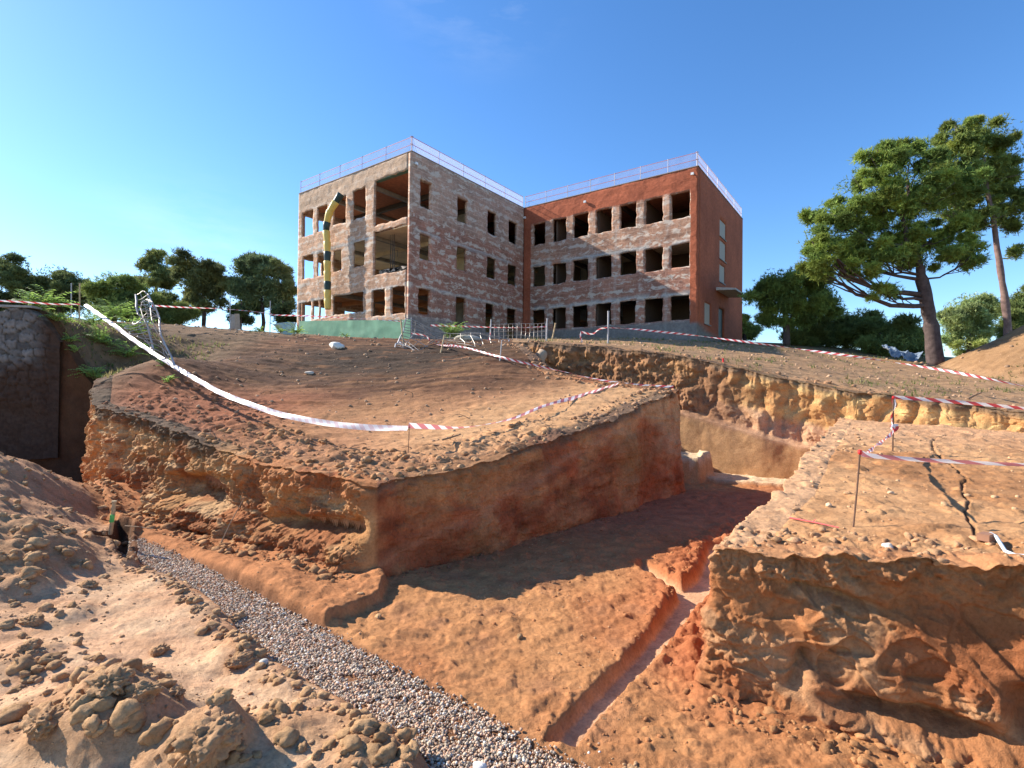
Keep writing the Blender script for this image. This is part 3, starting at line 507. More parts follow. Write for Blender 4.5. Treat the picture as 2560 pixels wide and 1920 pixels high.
big = R_ > .035; zz = low_h(a[:, 0], a[:, 1])
scatter('soil_clods', a[big, 0], a[big, 1], zz[big], R_[big], ico(3), clod_m, ccol([.47, .28, .14], .35), flat=(.5, .35), seed=31, nvar=24, amp=.85, smooth=False)
scatter('soil_clods', a[~big, 0], a[~big, 1], zz[~big], R_[~big], ico(2), clod_m, ccol([.50, .30, .16], .4), flat=(.5, .35), seed=32, nvar=20, amp=.8, smooth=False)
# floor crumbs
n = 5200; a = np.stack([rg.uniform(-2.2, 6, n), rg.uniform(2.8, 11, n)], -1)
ok = (sdf(a[:, 0], a[:, 1], GRAV) > .05) & (sdf(a[:, 0], a[:, 1], CHAN) > .02) & (sdf(a[:, 0], a[:, 1], RBP) > .05) & (sdf(a[:, 0], a[:, 1], SHELF) > .0) & (sdf(a[:, 0], a[:, 1], PIT) < -.1)
n2 = vn(a[:, 0]*1.5, a[:, 1]*1.5, None, 66); red = sdf(a[:, 0], a[:, 1], [(2.0,6.2),(3.0,8.6),(6.5,12.),(5.5,9.5),(3.4,6.8),(1.8,4.7)]) < .3; cd = seg_dist(a[:, 0], a[:, 1], [tuple(p) for p in CHAN], True) < .16
ok &= (n2 > .15) | red | cd; a = a[ok]; scatter('soil_crumbs', a[:, 0], a[:, 1], low_h(a[:, 0], a[:, 1]), pw(rg, len(a), .006, .034, 3), ico(1), clod_m, ccol([.43, .19, .08], .4), flat=(.4, .3), seed=35, nvar=12, amp=.5)
# along the foot of the walls
def along(P, n, o0, o1, side, hf, rmin, rmax, col, name, seed, e=4.5):
    r = np.random.default_rng(seed); Q, s = dense(P, .01); T = np.gradient(Q, axis=0); T /= np.linalg.norm(T, axis=1)[:, None]; i = r.integers(0, len(Q), n); of = r.uniform(o0, o1, n)
    a = Q[i]+np.stack([T[i, 1], -T[i, 0]], -1)*side*of[:, None]; k = sdf(a[:, 0], a[:, 1], RBP) < -.03 if hf is rb_h else (sdf(a[:, 0], a[:, 1], PIT) > -.01 if hf is up_h else (sdf(a[:, 0], a[:, 1], GRAV) > 0)); a = a[k]; n = len(a); scatter(name, a[:, 0], a[:, 1], hf(a[:, 0], a[:, 1]), pw(r, n, rmin, rmax, e), ico(2), clod_m, ccol(col, .4), flat=(.5, .4), seed=seed, nvar=16, amp=.75, smooth=False)
along(W1[1:], 650, .28, .75, 1, low_h, .012, .09, [.42, .22, .10], 'soil_clods', 41)
along(W2[:4], 160, .1, .4, 1, low_h, .01, .05, [.33, .14, .07], 'soil_clods', 42)
along(RBF_[:4], 420, .25, .6, 1, low_h, .01, .06, [.43, .21, .09], 'soil_clods', 43)
along(W1[2:], 650, -1.9, -.02, 1, up_h, .008, .09, [.43, .22, .10], 'soil_clods', 44)
along(W1[:3], 450, -2.6, -.02, 1, up_h, .010, .11, [.34, .15, .075], 'soil_clods', 45)
along(W2[:3], 380, -1.5, -.02, 1, up_h, .007, .075, [.47, .27, .14], 'soil_clods', 46)
along(W2[2:], 220, -.8, .02, 1, up_h, .012, .08, [.33, .19, .11], 'soil_clods', 47)
along(RBF_[:4], 700, -.8, .0, 1, rb_h, .005, .055, [.50, .28, .145], 'soil_clods', 48)
along(RBL, 300, -.9, -.05, -1, rb_h, .005, .045, [.52, .30, .155], 'soil_clods', 49)
along(W3, 420, -1.2, .02, 1, up_h, .02, .11, [.36, .20, .11], 'soil_clods', 50)
along(W4, 250, -.6, 0, 1, up_h, .02, .09, [.40, .22, .12], 'soil_clods', 51)
n = 1500; rr = np.random.default_rng(52); a = np.stack([rr.uniform(2, 13, n), rr.uniform(3.8, 13, n)], -1); ok = (sdf(a[:, 0], a[:, 1], RBP) < -.2) & (sdf(a[:, 0], a[:, 1], PIT) < -.1); a = a[ok]
scatter('soil_crumbs', a[:, 0], a[:, 1], rb_h(a[:, 0], a[:, 1]), pw(rr, len(a), .005, .04, 5), ico(1), clod_m, ccol([.54, .33, .18], .5), seed=53)
n = 2600; y = rr.uniform(8, 30, n); a = np.stack([rr.uniform(-.75, 1.1, n)*y, y], -1); ok = sdf(a[:, 0], a[:, 1], PIT) > .4; a = a[ok]
scatter('soil_crumbs', a[:, 0], a[:, 1], up_h(a[:, 0], a[:, 1]), pw(rr, len(a), .012, .07, 4)*np.clip(a[:, 1]/14, .6, 2), ico(1), clod_m, ccol([.42, .27, .17], .8), seed=54)
# ------------------------------------------------------------------ the gutted building
BY = .6311; bd = A_([sin(BY), cos(BY), 0]); ad = A_([-cos(BY), sin(BY), 0]); P0 = A_([-6.2568, 31.1987, 0])
LA, LB, LC, LD, ZT = 12.154, 11.966, 13.574, 12.475, 14.48
FR = {'A': (P0, ad, -bd), 'B': (P0, bd, -ad), 'C': (P0+bd*LB, -ad, -bd), 'D': (P0+bd*LB-ad*LC, bd, -ad), 'E': (P0+ad*LA, bd, ad), 'F': (P0+bd*(LB+LD)-ad*LC, ad, bd)}
def FP(f, u, z, d=0): o, e, n = FR[f]; return o+e*u+n*d+A_([0, 0, z])
building = empty('gutted_building', P0+A_([0, 0, 3]), 'three-storey brick building stripped to its shell with empty window openings', 'building')
def bmat():
    m, t, b = newmat('stripped_brick'); L = t.links.new
    at = N(t, 'ShaderNodeAttribute', attribute_name='Col'); tc = N(t, 'ShaderNodeTexCoord'); mp = N(t, 'ShaderNodeMapping'); mp.inputs['Rotation'].default_value = (0, 0, BY)
    L(tc.outputs['Object'], mp.inputs['Vector']); sx = N(t, 'ShaderNodeSeparateXYZ'); L(mp.outputs[0], sx.inputs[0])
    ad_ = N(t, 'ShaderNodeMath', operation='ADD'); L(sx.outputs[0], ad_.inputs[0]); L(sx.outputs[1], ad_.inputs[1])
    cb = N(t, 'ShaderNodeCombineXYZ'); L(ad_.outputs[0], cb.inputs[0]); L(sx.outputs[2], cb.inputs[1])
    br = N(t, 'ShaderNodeTexBrick'); br.inputs['Scale'].default_value = 1; br.inputs['Brick Width'].default_value = .9; br.inputs['Row Height'].default_value = .31; br.inputs['Mortar Size'].default_value = .035; br.inputs['Mortar Smooth'].default_value = .6
    br.inputs['Color1'].default_value = (.88, .86, .85, 1); br.inputs['Color2'].default_value = (1.12, 1.05, 1.02, 1); br.inputs['Mortar'].default_value = (1.22, 1.28, 1.32, 1)
    nd = N(t, 'ShaderNodeTexNoise', Scale=2.2, Detail=3.); L(cb.outputs[0], nd.inputs['Vector']); vm = N(t, 'ShaderNodeVectorMath', operation='MULTIPLY_ADD'); vm.inputs[1].default_value = (.22, .22, 0); L(nd.outputs['Color'], vm.inputs[0]); L(cb.outputs[0], vm.inputs[2]); L(vm.outputs[0], br.inputs['Vector'])
    m2 = N(t, 'ShaderNodeMapping'); m2.inputs['Scale'].default_value = (1.7, 3.1, 1); L(cb.outputs[0], m2.inputs['Vector'])
    n1 = N(t, 'ShaderNodeTexNoise', Scale=1.0, Detail=5., Roughness=.7, Distortion=.6); L(m2.outputs[0], n1.inputs['Vector'])
    n2 = N(t, 'ShaderNodeTexNoise', Scale=.5, Detail=6., Roughness=.65); L(tc.outputs['Object'], n2.inputs['Vector'])
    n4 = N(t, 'ShaderNodeTexNoise', Scale=6., Detail=4., Roughness=.7); L(tc.outputs['Object'], n4.inputs['Vector'])
    wv = N(t, 'ShaderNodeMath', operation='MULTIPLY'); wv.inputs[1].default_value = 2*pi/.62; L(sx.outputs[2], wv.inputs[0]); sn = N(t, 'ShaderNodeMath', operation='SINE'); L(wv.outputs[0], sn.inputs[0])
    sm = N(t, 'ShaderNodeMath', operation='MULTIPLY_ADD'); sm.inputs[1].default_value = .05; L(sn.outputs[0], sm.inputs[0]); L(n1.outputs[0], sm.inputs[2])
    rs = ramp(t, sm.outputs[0], [(.52, (0, 0, 0)), (.60, (.9, .9, .9))])
    r2 = ramp(t, n2.outputs[0], [(.3, (.78, .78, .8)), (.7, (1.2, 1.18, 1.15))]); r4 = ramp(t, n4.outputs[0], [(.3, (.78, .76, .75)), (.7, (1.2, 1.2, 1.2))])
    x = at.outputs['Color']
    fac = ramp(t, at.outputs['Alpha'], [(.2, (0, 0, 0)), (.8, (1, 1, 1))])
    mb = N(t, 'ShaderNodeMix', data_type='RGBA', blend_type='MULTIPLY'); L(fac.outputs[0], mb.inputs[0]); L(x, mb.inputs[6]); L(br.outputs[0], mb.inputs[7]); x = mb.outputs[2]
    for r in (r2, r4):
        mx = N(t, 'ShaderNodeMix', data_type='RGBA', blend_type='MULTIPLY'); mx.inputs[0].default_value = 1; L(x, mx.inputs[6]); L(r.outputs[0], mx.inputs[7]); x = mx.outputs[2]
    mf = N(t, 'ShaderNodeMath', operation='MULTIPLY'); L(rs.outputs[0], mf.inputs[0]); L(fac.outputs[0], mf.inputs[1])
    ms = N(t, 'ShaderNodeMix', data_type='RGBA'); L(mf.outputs[0], ms.inputs[0]); L(x, ms.inputs[6]); ms.inputs[7].default_value = (.60, .50, .41, 1)
    L(ms.outputs[2], b.inputs['Base Color']); b.inputs['Roughness'].default_value = .92; b.inputs['Specular IOR Level'].default_value = .15
    bp = N(t, 'ShaderNodeBump', Strength=.7, Distance=.05); L(n1.outputs[0], bp.inputs['Height']); L(bp.outputs[0], b.inputs['Normal']); return m
BM = bmat()
BR = A_([.33, .175, .125]); RED = A_([.38, .115, .06]); GREYC = A_([.34, .33, .31]); BRL = A_([.45, .285, .19])  # BRL lightens the brick colour to stand in for stronger sun
def facade(name, f, L, z0, z1, ops, colf, thick=.25, res=.11, rough=.03, u0=0., ins=0.):
    def lines(a, b, ext):
        g = list(np.linspace(a, b, int((b-a)/res)+1)); g = [q for q in g if all(abs(q-e) > res*.45 for e in ext)]+[e for e in ext if a < e < b]+[a, b]
        return np.array(sorted(set(np.round(g, 4))))
    U = lines(u0, L, sorted({e for o in ops for e in o[:2]})); Zs = lines(z0, z1, sorted({e for o in ops for e in o[2:4]}))
    uc = (U[:-1]+U[1:])/2; zc = (Zs[:-1]+Zs[1:])/2; solid = np.ones((len(uc), len(zc)), bool)
    for a, b, c, d in ops: solid &= ~((uc[:, None] > a) & (uc[:, None] < b) & (zc[None] > c) & (zc[None] < d))
    UU, ZZ = np.meshgrid(U, Zs, indexing='ij'); inn = (UU > u0+.05) & (UU < L-.05) & (ZZ < z1-.05)
    dd = (rough*fbm(UU, ZZ, None, 2.2, 4, .6, s=len(name)+ord(f))+rough*.8*fbm(UU, ZZ*2, None, .9, 2, s=9))*inn
    pu = rough*1.5*vn(UU*3.1, ZZ*3.3, None, ord(f))*inn; pz = rough*1.5*vn(UU*2.7+9, ZZ*3.9, None, ord(f)+3)*inn
    o, e, n = FR[f]
    def pos(u, z, d): return o+e*u[..., None]+n*d[..., None]+A_([0, 0, 1.])*z[..., None]
    Fv = pos(UU+pu, ZZ+pz, dd-ins); Bv = pos(UU+pu*.6, ZZ+pz*.6, dd*0-thick-ins); n1, n2 = UU.shape; V = np.concatenate([Fv.reshape(-1, 3), Bv.reshape(-1, 3)]); id_ = np.arange(n1*n2).reshape(n1, n2); O = n1*n2
    fs = []
    i, j = np.nonzero(solid); a = id_[i, j]; b_ = id_[i+1, j]; c = id_[i+1, j+1]; d = id_[i, j+1]
    fs.append(np.stack([a, b_, c, d], -1)); fs.append(np.stack([d, c, b_, a], -1)+O)
    S2 = np.zeros((n1+1, n2+1), bool); S2[1:-1, 1:-1] = solid
    for di, dj, e0, e1 in ((-1, 0, (0, 0), (0, 1)), (1, 0, (1, 1), (1, 0)), (0, -1, (1, 0), (0, 0)), (0, 1, (0, 1), (1, 1))):
        nb = S2[i+1+di, j+1+dj]; m = ~nb; p = id_[i[m]+e0[0], j[m]+e0[1]]; q = id_[i[m]+e1[0], j[m]+e1[1]]; fs.append(np.stack([p, q, q+O, p+O], -1))
    F = np.concatenate(fs); C_ = colf(UU, ZZ); C_ = np.concatenate([C_.reshape(-1, 4), C_.reshape(-1, 4)])
    me = mk(name, V, F, BM, None, C_[:, :3]); cc = me.data.color_attributes['Col']; cc.data.foreach_set('color', C_.astype(np.float32).ravel()); return child(me, building)
H1, S1, H2, S2_, H3, S3 = 13.03, 11.36, 9.66, 8.12, 6.27, 4.70
def cc_(c, a): return np.concatenate([c, np.broadcast_to(np.asarray(a, float)[..., None] if np.ndim(a) else a, c.shape[:-1]+(1,))], -1)
def lint(u, z, c, zs, w=.24, k=.85):
    for zh in zs: m = sst(zh-.03, zh+.02, z)*(1-sst(zh+w-.04, zh+w+.03, z))*sst(-.35, .0, vn(u*1.3, z, None, int(zh*7))+.15); c = mixc(c, (GREYC*1.15)[None, None], m*k)
    return c
def colA(u, z):
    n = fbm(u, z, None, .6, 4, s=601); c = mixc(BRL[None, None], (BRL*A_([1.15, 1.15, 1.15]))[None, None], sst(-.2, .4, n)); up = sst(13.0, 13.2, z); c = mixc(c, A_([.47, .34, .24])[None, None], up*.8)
    c = lint(u, z, c, [H2, H3]); a = 1-up*.6; c = mixc(c, A_([.50, .43, .34])[None, None], np.exp(-((u-5.9)/.35)**2-((z-9.)/1.2)**4)*.7)
    return cc_(c, a)
def colB(u, z):
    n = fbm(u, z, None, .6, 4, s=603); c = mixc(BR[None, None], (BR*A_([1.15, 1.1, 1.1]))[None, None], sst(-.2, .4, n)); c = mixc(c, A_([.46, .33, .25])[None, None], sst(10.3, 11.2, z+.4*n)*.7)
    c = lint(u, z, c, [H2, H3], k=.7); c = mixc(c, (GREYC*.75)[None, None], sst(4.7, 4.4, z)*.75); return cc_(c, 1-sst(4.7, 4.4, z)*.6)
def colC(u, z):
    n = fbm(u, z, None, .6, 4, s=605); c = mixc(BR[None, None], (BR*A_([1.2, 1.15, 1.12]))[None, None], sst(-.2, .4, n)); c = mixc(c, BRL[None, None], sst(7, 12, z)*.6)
    c = lint(u, z, c, [H2, H3], .3, .9)
    for g in GAPS: c = mixc(c, A_([.50, .44, .38])[None, None], np.exp(-((u-g+.05*vn(z*2, z*0, None, 3))/.09)**2)*.45*sst(-.3, .3, vn(u, z*1.4, None, 5)))
    c = mixc(c, (GREYC*.62)[None, None], sst(4.75, 4.5, z)*.9); pl = np.maximum(np.maximum(sst(13.0, 13.08, z), (u < .75)*1.), (u > 13.12)*1.); pl = pl*(1-sst(4.6, 4.3, z)); c = mixc(c, RED[None, None]*(1+.12*n[..., None]), pl)
    return cc_(c, (1-pl)*(1-.8*sst(4.75, 4.5, z)))
def colD(u, z): n = fbm(u, z, None, .5, 4, s=607); c = np.broadcast_to(RED[None, None], u.shape+(3,))*(1+.15*n[..., None]); c = mixc(c, (GREYC*.6)[None, None], sst(.3, -.1, z-4.3+u*.12)); return cc_(c, 0*u)
def colE(u, z): return cc_(np.broadcast_to(BRL[None, None]*1.0, u.shape+(3,)), 1.)
Cw = [(.90, 2.03), (2.70, 3.90), (4.47, 5.74), (6.35, 7.60), (8.23, 9.43), (10.06, 11.30), (11.84, 13.08)]
GAPS = [2.36, 4.18, 6.05, 7.9, 9.75, 11.57]
opC = [(a, b, S1, H1) for a, b in Cw]+[(a, b, S2_, H2) for a, b in Cw]+[(a, b, S3, H3) for a, b in Cw]
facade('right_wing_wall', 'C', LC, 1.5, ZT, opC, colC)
Bw = [(.78, 1.75), (4.17, 5.19), (7.38, 8.45), (9.95, 11.1)]
opB = [(a, b, S1, H1) for a, b in Bw]+[(a, b, S2_, H2) for a, b in Bw]+[(.72, 1.76, S3, H3), (4.13, 5.16, 4.3, H3), (7.29, 8.3, 4.2, H3), (9.9, 11.1, 4.0, H3)]
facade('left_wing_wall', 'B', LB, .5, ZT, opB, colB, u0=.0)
opA = [(a-.09, b+.09, c-.03, d+.02) if b-a < 3 else (a, b, c, d) for a, b, c, d in [(10.35, 11.58, 11.2, 12.95), (8.6, 9.65, 11.2, 12.95), (6.5, 7.75, 11.36, 13.1), (4.42, 5.6, S1, 13.25), (.22, 3.4, 10.52, 13.45),
       (10.25, 11.4, 8.05, 9.68), (8.6, 9.62, 8.05, 9.6), (6.9, 7.7, S2_, 9.5), (4.44, 5.45, S2_, 9.74), (.22, 3.4, 7.3, 10.12),
       (10.45, 11.7, 4.9, H3), (9.5, 10.05, 5.0, H3), (8.7, 9.22, 5.0, H3), (4.42, 7.75, 5.06, 6.4), (2.33, 3.43, S3, 6.33), (.52, 1.57, S3, 6.33)]]
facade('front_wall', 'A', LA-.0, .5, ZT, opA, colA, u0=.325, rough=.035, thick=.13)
CRB = lambda f: None
fc = MB()
for k in range(0):
    pass
# corner strip of face A between u=0 and .325 sits on the B wall's thickness
opE = [(.40, 3.4, 11.2, 12.95), (4., 6., 11.3, 12.95), (7.5, 9.5, 11.3, 12.95), (11, 13, 11.3, 12.95), (15, 17, 11.3, 12.95), (.40, 1.9, 8.05, 9.68), (3.6, 5.2, 8.05, 9.6), (7., 8.6, 8.05, 9.6), (11, 13, 8.05, 9.6), (.5, 2.4, 4.9, H3), (4, 6, 4.9, H3), (8, 10, 4.9, H3), (12, 14, 4.9, H3)]
facade('outer_side_wall', 'E', LB+LD, 1., ZT, opE, colE, res=.3, u0=.325)
facade('end_wall', 'D', LD, 1.5, ZT, [(5.25, 6.95, 11.35, 12.55), (5.25, 6.95, 9.72, 11.06), (5.25, 6.75, 8.05, 9.3), (1.6, 2.95, 4.6, 6.0), (5.1, 6.7, 3.4, 6.15)], colD, rough=.006, u0=.325, res=.3)
facade('rear_wall', 'F', LC+LA-.33, 1.5, ZT, [(2.5+i*3.1, 4.+i*3.1, S3, H3) for i in range(7)]+[(2.5+i*3.1, 4.+i*3.1, 8.1, 9.6) for i in range(7)], colE, res=.4, u0=.33)
conc = plain('bare_concrete', (.33, .31, .28), .9, .25, 3, bump=.3); beige = plain('beige_plaster', (.82, .70, .50), .85, .15, 1.5); terra = plain('terracotta_vault', (.44, .17, .09), .85, .25, 4); orangec = plain('orange_ceiling', (.52, .24, .11), .85, .25, 1.2); green = plain('green_painted_steel', (.10, .19, .14), .6, .3, 3); darkst = plain('dark_steel', (.09, .075, .065), .6, .3, 6)
def LW(a, b, z): return P0+ad*a+bd*b+A_([0, 0, z])
def slab(name, a0, a1, b0, b1, z0, z1, mat, par=building): m = MB(); m.box(LW(a0, b0, z0), ad*(a1-a0), bd*(b1-b0), (0, 0, z1-z0)); return child(m.build(name, mat), par)
for z, cm in ((3.75, None), (6.88, orangec), (10.2, beige), (13.55, terra)):
    slab('floor_slab' if z < 13 else 'roof_slab', .36, LA-.36, .36, LB+LD-.36, z, z+.28, conc); slab('floor_slab' if z < 13 else 'roof_slab', -LC+.36, .34, LB+.36, LB+LD-.36, z, z+.28, conc)
    if cm: slab('ceiling', .37, LA-.37, .37, LB+LD-.37, z-.045, z-.005, cm)
    if cm: slab('ceiling', -LC+.37, .35, LB+.37, LB+LD-.37, z-.045, z-.005, cm if z > 8 else conc)
for z in (6.55, 9.9, 13.2):      # joists and beams under the ceilings
    for b in (3.6, 7.2, 10.8, 14.4): slab('beam', .4, LA-.4, b, b+.25, z, z+.3, darkst if z > 12 else (beige if z > 9 else orangec))
    for a in (4.0, 8.2): slab('beam', a, a+.22, .4, 20, z+.02, z+.28, conc)
    for a in (-3.8, -8.): slab('beam', a, a+.25, LB+.4, LB+LD-.4, z, z+.3, darkst)
slab('edge_beam', .2, 3.5, .02, .32, 13.42, 13.6, green); 
for a, b in ((4.0, 3.7), (8.2, 3.7), (4.0, 7.3), (8.2, 7.3), (4., 10.9), (8.2, 10.9)): slab('column', a, a+.3, b, b+.3, 3.8, 13.5, conc)
for a, b0, b1, z0, z1, m in ((5.9, 7.5, 22, 4.03, 6.8, beige), (5.9, 7.5, 22, 7.17, 10.1, beige), (5.9, 7.5, 22, 10.5, 13.2, BM)): slab('partition', a, a+.15, b0, b1, z0, z1, m if m is not BM else terra)
dkp = plain('shade_dark_plaster', (.13, .085, .06), .9)  # colour darkened to paint in the unlit rooms of the right wing
for z0, z1, m in ((4.03, 6.8, conc), (7.17, 10.1, beige), (10.5, 13.2, conc)):
    slab('partition', 0.5, 5.8, 7.4, 7.55, z0, z1, m); m = dkp
    for a0, a1 in ((-13.2, -10.4), (-9.4, -6.6), (-5.6, -3.4), (-2.4, .3)): slab('partition', a0, a1, LB+4.2, LB+4.35, z0, z1, m)  # unseen corridor wall added to keep the window openings dark
    for a in (-9.9, -6.4, -2.9): slab('partition', a, a+.12, LB+.4, LB+4.1, z0, z1, m)
pm = MB()
for u in (2.6, 2.75, 2.95): pm.tube([LW(u, 1., 7.2), LW(u, 1., 10.1)], .025)
pm.tube([LW(2.3, 1., 8.6), LW(2.3, 1., 9.0), LW(2.75, 1., 9.1)], .02); child(pm.build('pipe', darkst), building)
# low inner wall behind the opening, window boards
slab('parapet_brick', .3, 3.45, .5, .62, 7.17, 7.75, BM)
glassb = plain('pale_glass_block', (.40, .34, .27), .7, .1, 20); 
for u0_, u1_, z0_, z1_ in ((5.25, 6.95, 11.35, 12.55), (5.25, 6.95, 9.72, 11.06), (5.25, 6.75, 8.05, 9.3), (1.6, 2.95, 4.6, 6.0)):
    m = MB(); m.box(FP('D', u0_-.02, z0_-.02, -.14), bd*(u1_-u0_+.04), -ad*.1, (0, 0, z1_-z0_+.04)); w = child(m.build('glass_block_window', glassb), building)
    m = MB(); m.box(FP('D', u0_-.08, z0_-.07, -.05), bd*(u1_-u0_+.16), -ad*.12, (0, 0, .055)); child(m.build('sill', conc), building)
m = MB(); m.box(FP('D', 5.12, 3.4, -.2), bd*1.56, -ad*.06, (0, 0, 2.73)); dm = plain('dull_green_door', (.06, .075, .055), .6, .2, 3); dr_ = child(m.build('door', dm), building)
m = MB(); m.tube([FP('D', 6.35, 4.5, -.13), FP('D', 6.35, 4.5, -.08), FP('D', 6.2, 4.5, -.08)], .02); h_ = m.build('handle', darkst); h_.parent = dr_; h_.matrix_parent_inverse = dr_.matrix_parent_inverse.copy(); h_.matrix_parent_inverse = Matrix.Identity(4); 
m = MB(); m.add([FP('D', 4.4, 7.25, 0), FP('D', 8., 7.25, 0), FP('D', 8., 7.15, 1.3), FP('D', 4.4, 7.15, 1.3), FP('D', 4.4, 7.45, 0), FP('D', 8., 7.45, 0), FP('D', 8., 7.27, 1.3), FP('D', 4.4, 7.27, 1.3)], [(0, 3, 2, 1), (4, 5, 6, 7), (0, 1, 5, 4), (1, 2, 6, 5), (2, 3, 7, 6), (3, 0, 4, 7)]); child(m.build('door_canopy', plain('canopy_concrete', (.72, .66, .56), .8)), building)
# coping strip and roof edge
m = MB()
for f, L_ in (('A', LA), ('B', LB), ('C', LC), ('D', LD), ('E', LB+LD), ('F', LA+LC)): m.box(FP(f, .0 if f != 'C' else .03, ZT+.003, -.36), FR[f][1]*L_, FR[f][2]*.385, (0, 0, .05))
child(m.build('coping', plain('weathered_coping', (.30, .22, .17), .9)), building)
lampw = plain('white_housing', (.75, .76, .74), .4)
for f, u, z in (('B', .3, 13.72), ('C', .15, 13.6), ('C', 13.25, 13.95), ('C', 5.5, 13.75)):
    m = MB(); m.box(FP(f, u-.09, z, .06), FR[f][1]*.18, FR[f][2]*.12, (0, 0, .15)); m.box(FP(f, u-.03, z+.06, -.02), FR[f][1]*.06, FR[f][2]*.1, (0, 0, .06)); child(m.build('floodlight', lampw), building)
# debris chute
yel = plain('yellow_plastic', (.72, .50, .12), .5, .12, 3); blk = plain('black_green_plastic', (.03, .055, .05), .45, .2, 3)
chp = [(6.55, 13.2), (6.85, 12.75), (7.2, 12.2), (7.5, 11.65), (7.72, 10.9), (7.55, 10.2), (7.5, 9.4), (7.48, 8.5), (7.45, 7.5), (7.4, 6.6), (7.35, 5.35)]
cs = np.concatenate([[0], np.cumsum([math.hypot(b[0]-a[0], b[1]-a[1]) for a, b in zip(chp[:-1], chp[1:])])])
chute = empty('debris_chute', FP('A', 7.35, 5.3, .65), 'yellow and black sectioned debris chute hanging from a top-floor window opening', 'debris chute')
def chpt(s): u = np.interp(s, cs, [p[0] for p in chp]); z = np.interp(s, cs, [p[1] for p in chp]); return FP('A', u, z, .3+.35*min(1, s/1.4))
segs = [(0, .62, blk), (.62, 1.35, yel), (1.35, 2.1, yel), (2.1, 2.75, blk), (2.75, 3.5, yel), (3.5, 4.2, yel), (4.2, 4.85, blk), (4.85, 5.55, yel), (5.55, 6.25, yel), (6.25, 6.85, blk), (6.85, 7.45, yel), (7.45, 8.1, yel)]
for a, b, mt in segs:
    m = MB(); m.tube([chpt(a+(b-a)*t) for t in (0, .04, .5, 1., 1.06)], [.225, .25, .228, .205, .2], 14, False); child(m.build('chute_section', mt, smooth=True), chute)
# roof guard rail with net
net = bpy.data.materials.new('pink_net'); net.use_nodes = True; t = net.node_tree; b = t.nodes['Principled BSDF']; b.inputs['Base Color'].default_value = (.80, .62, .66, 1); b.inputs['Roughness'].default_value = .8
tr = t.nodes.new('ShaderNodeBsdfTransparent'); ms = t.nodes.new('ShaderNodeMixShader'); ms.inputs[0].default_value = .24; tl = t.nodes.new('ShaderNodeBsdfTranslucent'); tl.inputs[0].default_value = (.85, .7, .74, 1); m3 = t.nodes.new('ShaderNodeMixShader')
t.links.new(b.outputs[0], m3.inputs[1]); t.links.new(tl.outputs[0], m3.inputs[2]); t.links.new(tr.outputs[0], ms.inputs[1]); t.links.new(m3.outputs[0], ms.inputs[2]); t.links.new(ms.outputs[0], t.nodes['Material Output'].inputs[0])
steel = plain('galvanised_steel', (.38, .36, .36), .5, .2, 4, metal=.3); rpaint = plain('red_rail_paint', (.5, .16, .14), .6)
for f, L_, i0, i1, lb in (('A', LA, 0, 5, 'netted guard rail on the roof edge above the debris chute'), ('B', LB, 0, 5, 'netted guard rail on the roof edge of the left wing facing the inner corner'), ('C', LC, 0, 7, 'netted guard rail on the roof edge above the seven-window wing'), ('D', LD, 0, 5, 'netted guard rail on the roof edge above the plain red end wall')):
    g = empty('guard_rail', FP(f, L_/2, ZT, -.1), lb, 'guard rail', 'guard rails round the roof'); n = i1
    for k in range(n+1):
        u = .08+(L_-.16)*k/n; m = MB(); m.tube([FP(f, u, ZT+.05, -.1), FP(f, u, ZT+1.0, -.1)], .022, 5); child(m.build('post', steel), g)
    for z in (.5, .96): m = MB(); m.tube([FP(f, .0, ZT+z, -.13), FP(f, L_, ZT+z, -.13)], .02, 5); child(m.build('rail', rpaint), g)
    nu, nz = int(L_*6), 6; U, Z = np.meshgrid(np.linspace(.0, L_, nu), np.linspace(.04, .93, nz), indexing='ij'); o_, e_, n_ = FR[f]
    V = o_+e_*U[..., None]+n_*(-.07+.03*fbm(U, Z, None, 1.5, 3, s=3)[..., None])+A_([0, 0, 1])*(ZT+Z+.02*vn(U, Z*0, None, 4))[..., None]; child(mk('netting', V, grid_faces(nu, nz), net), g)
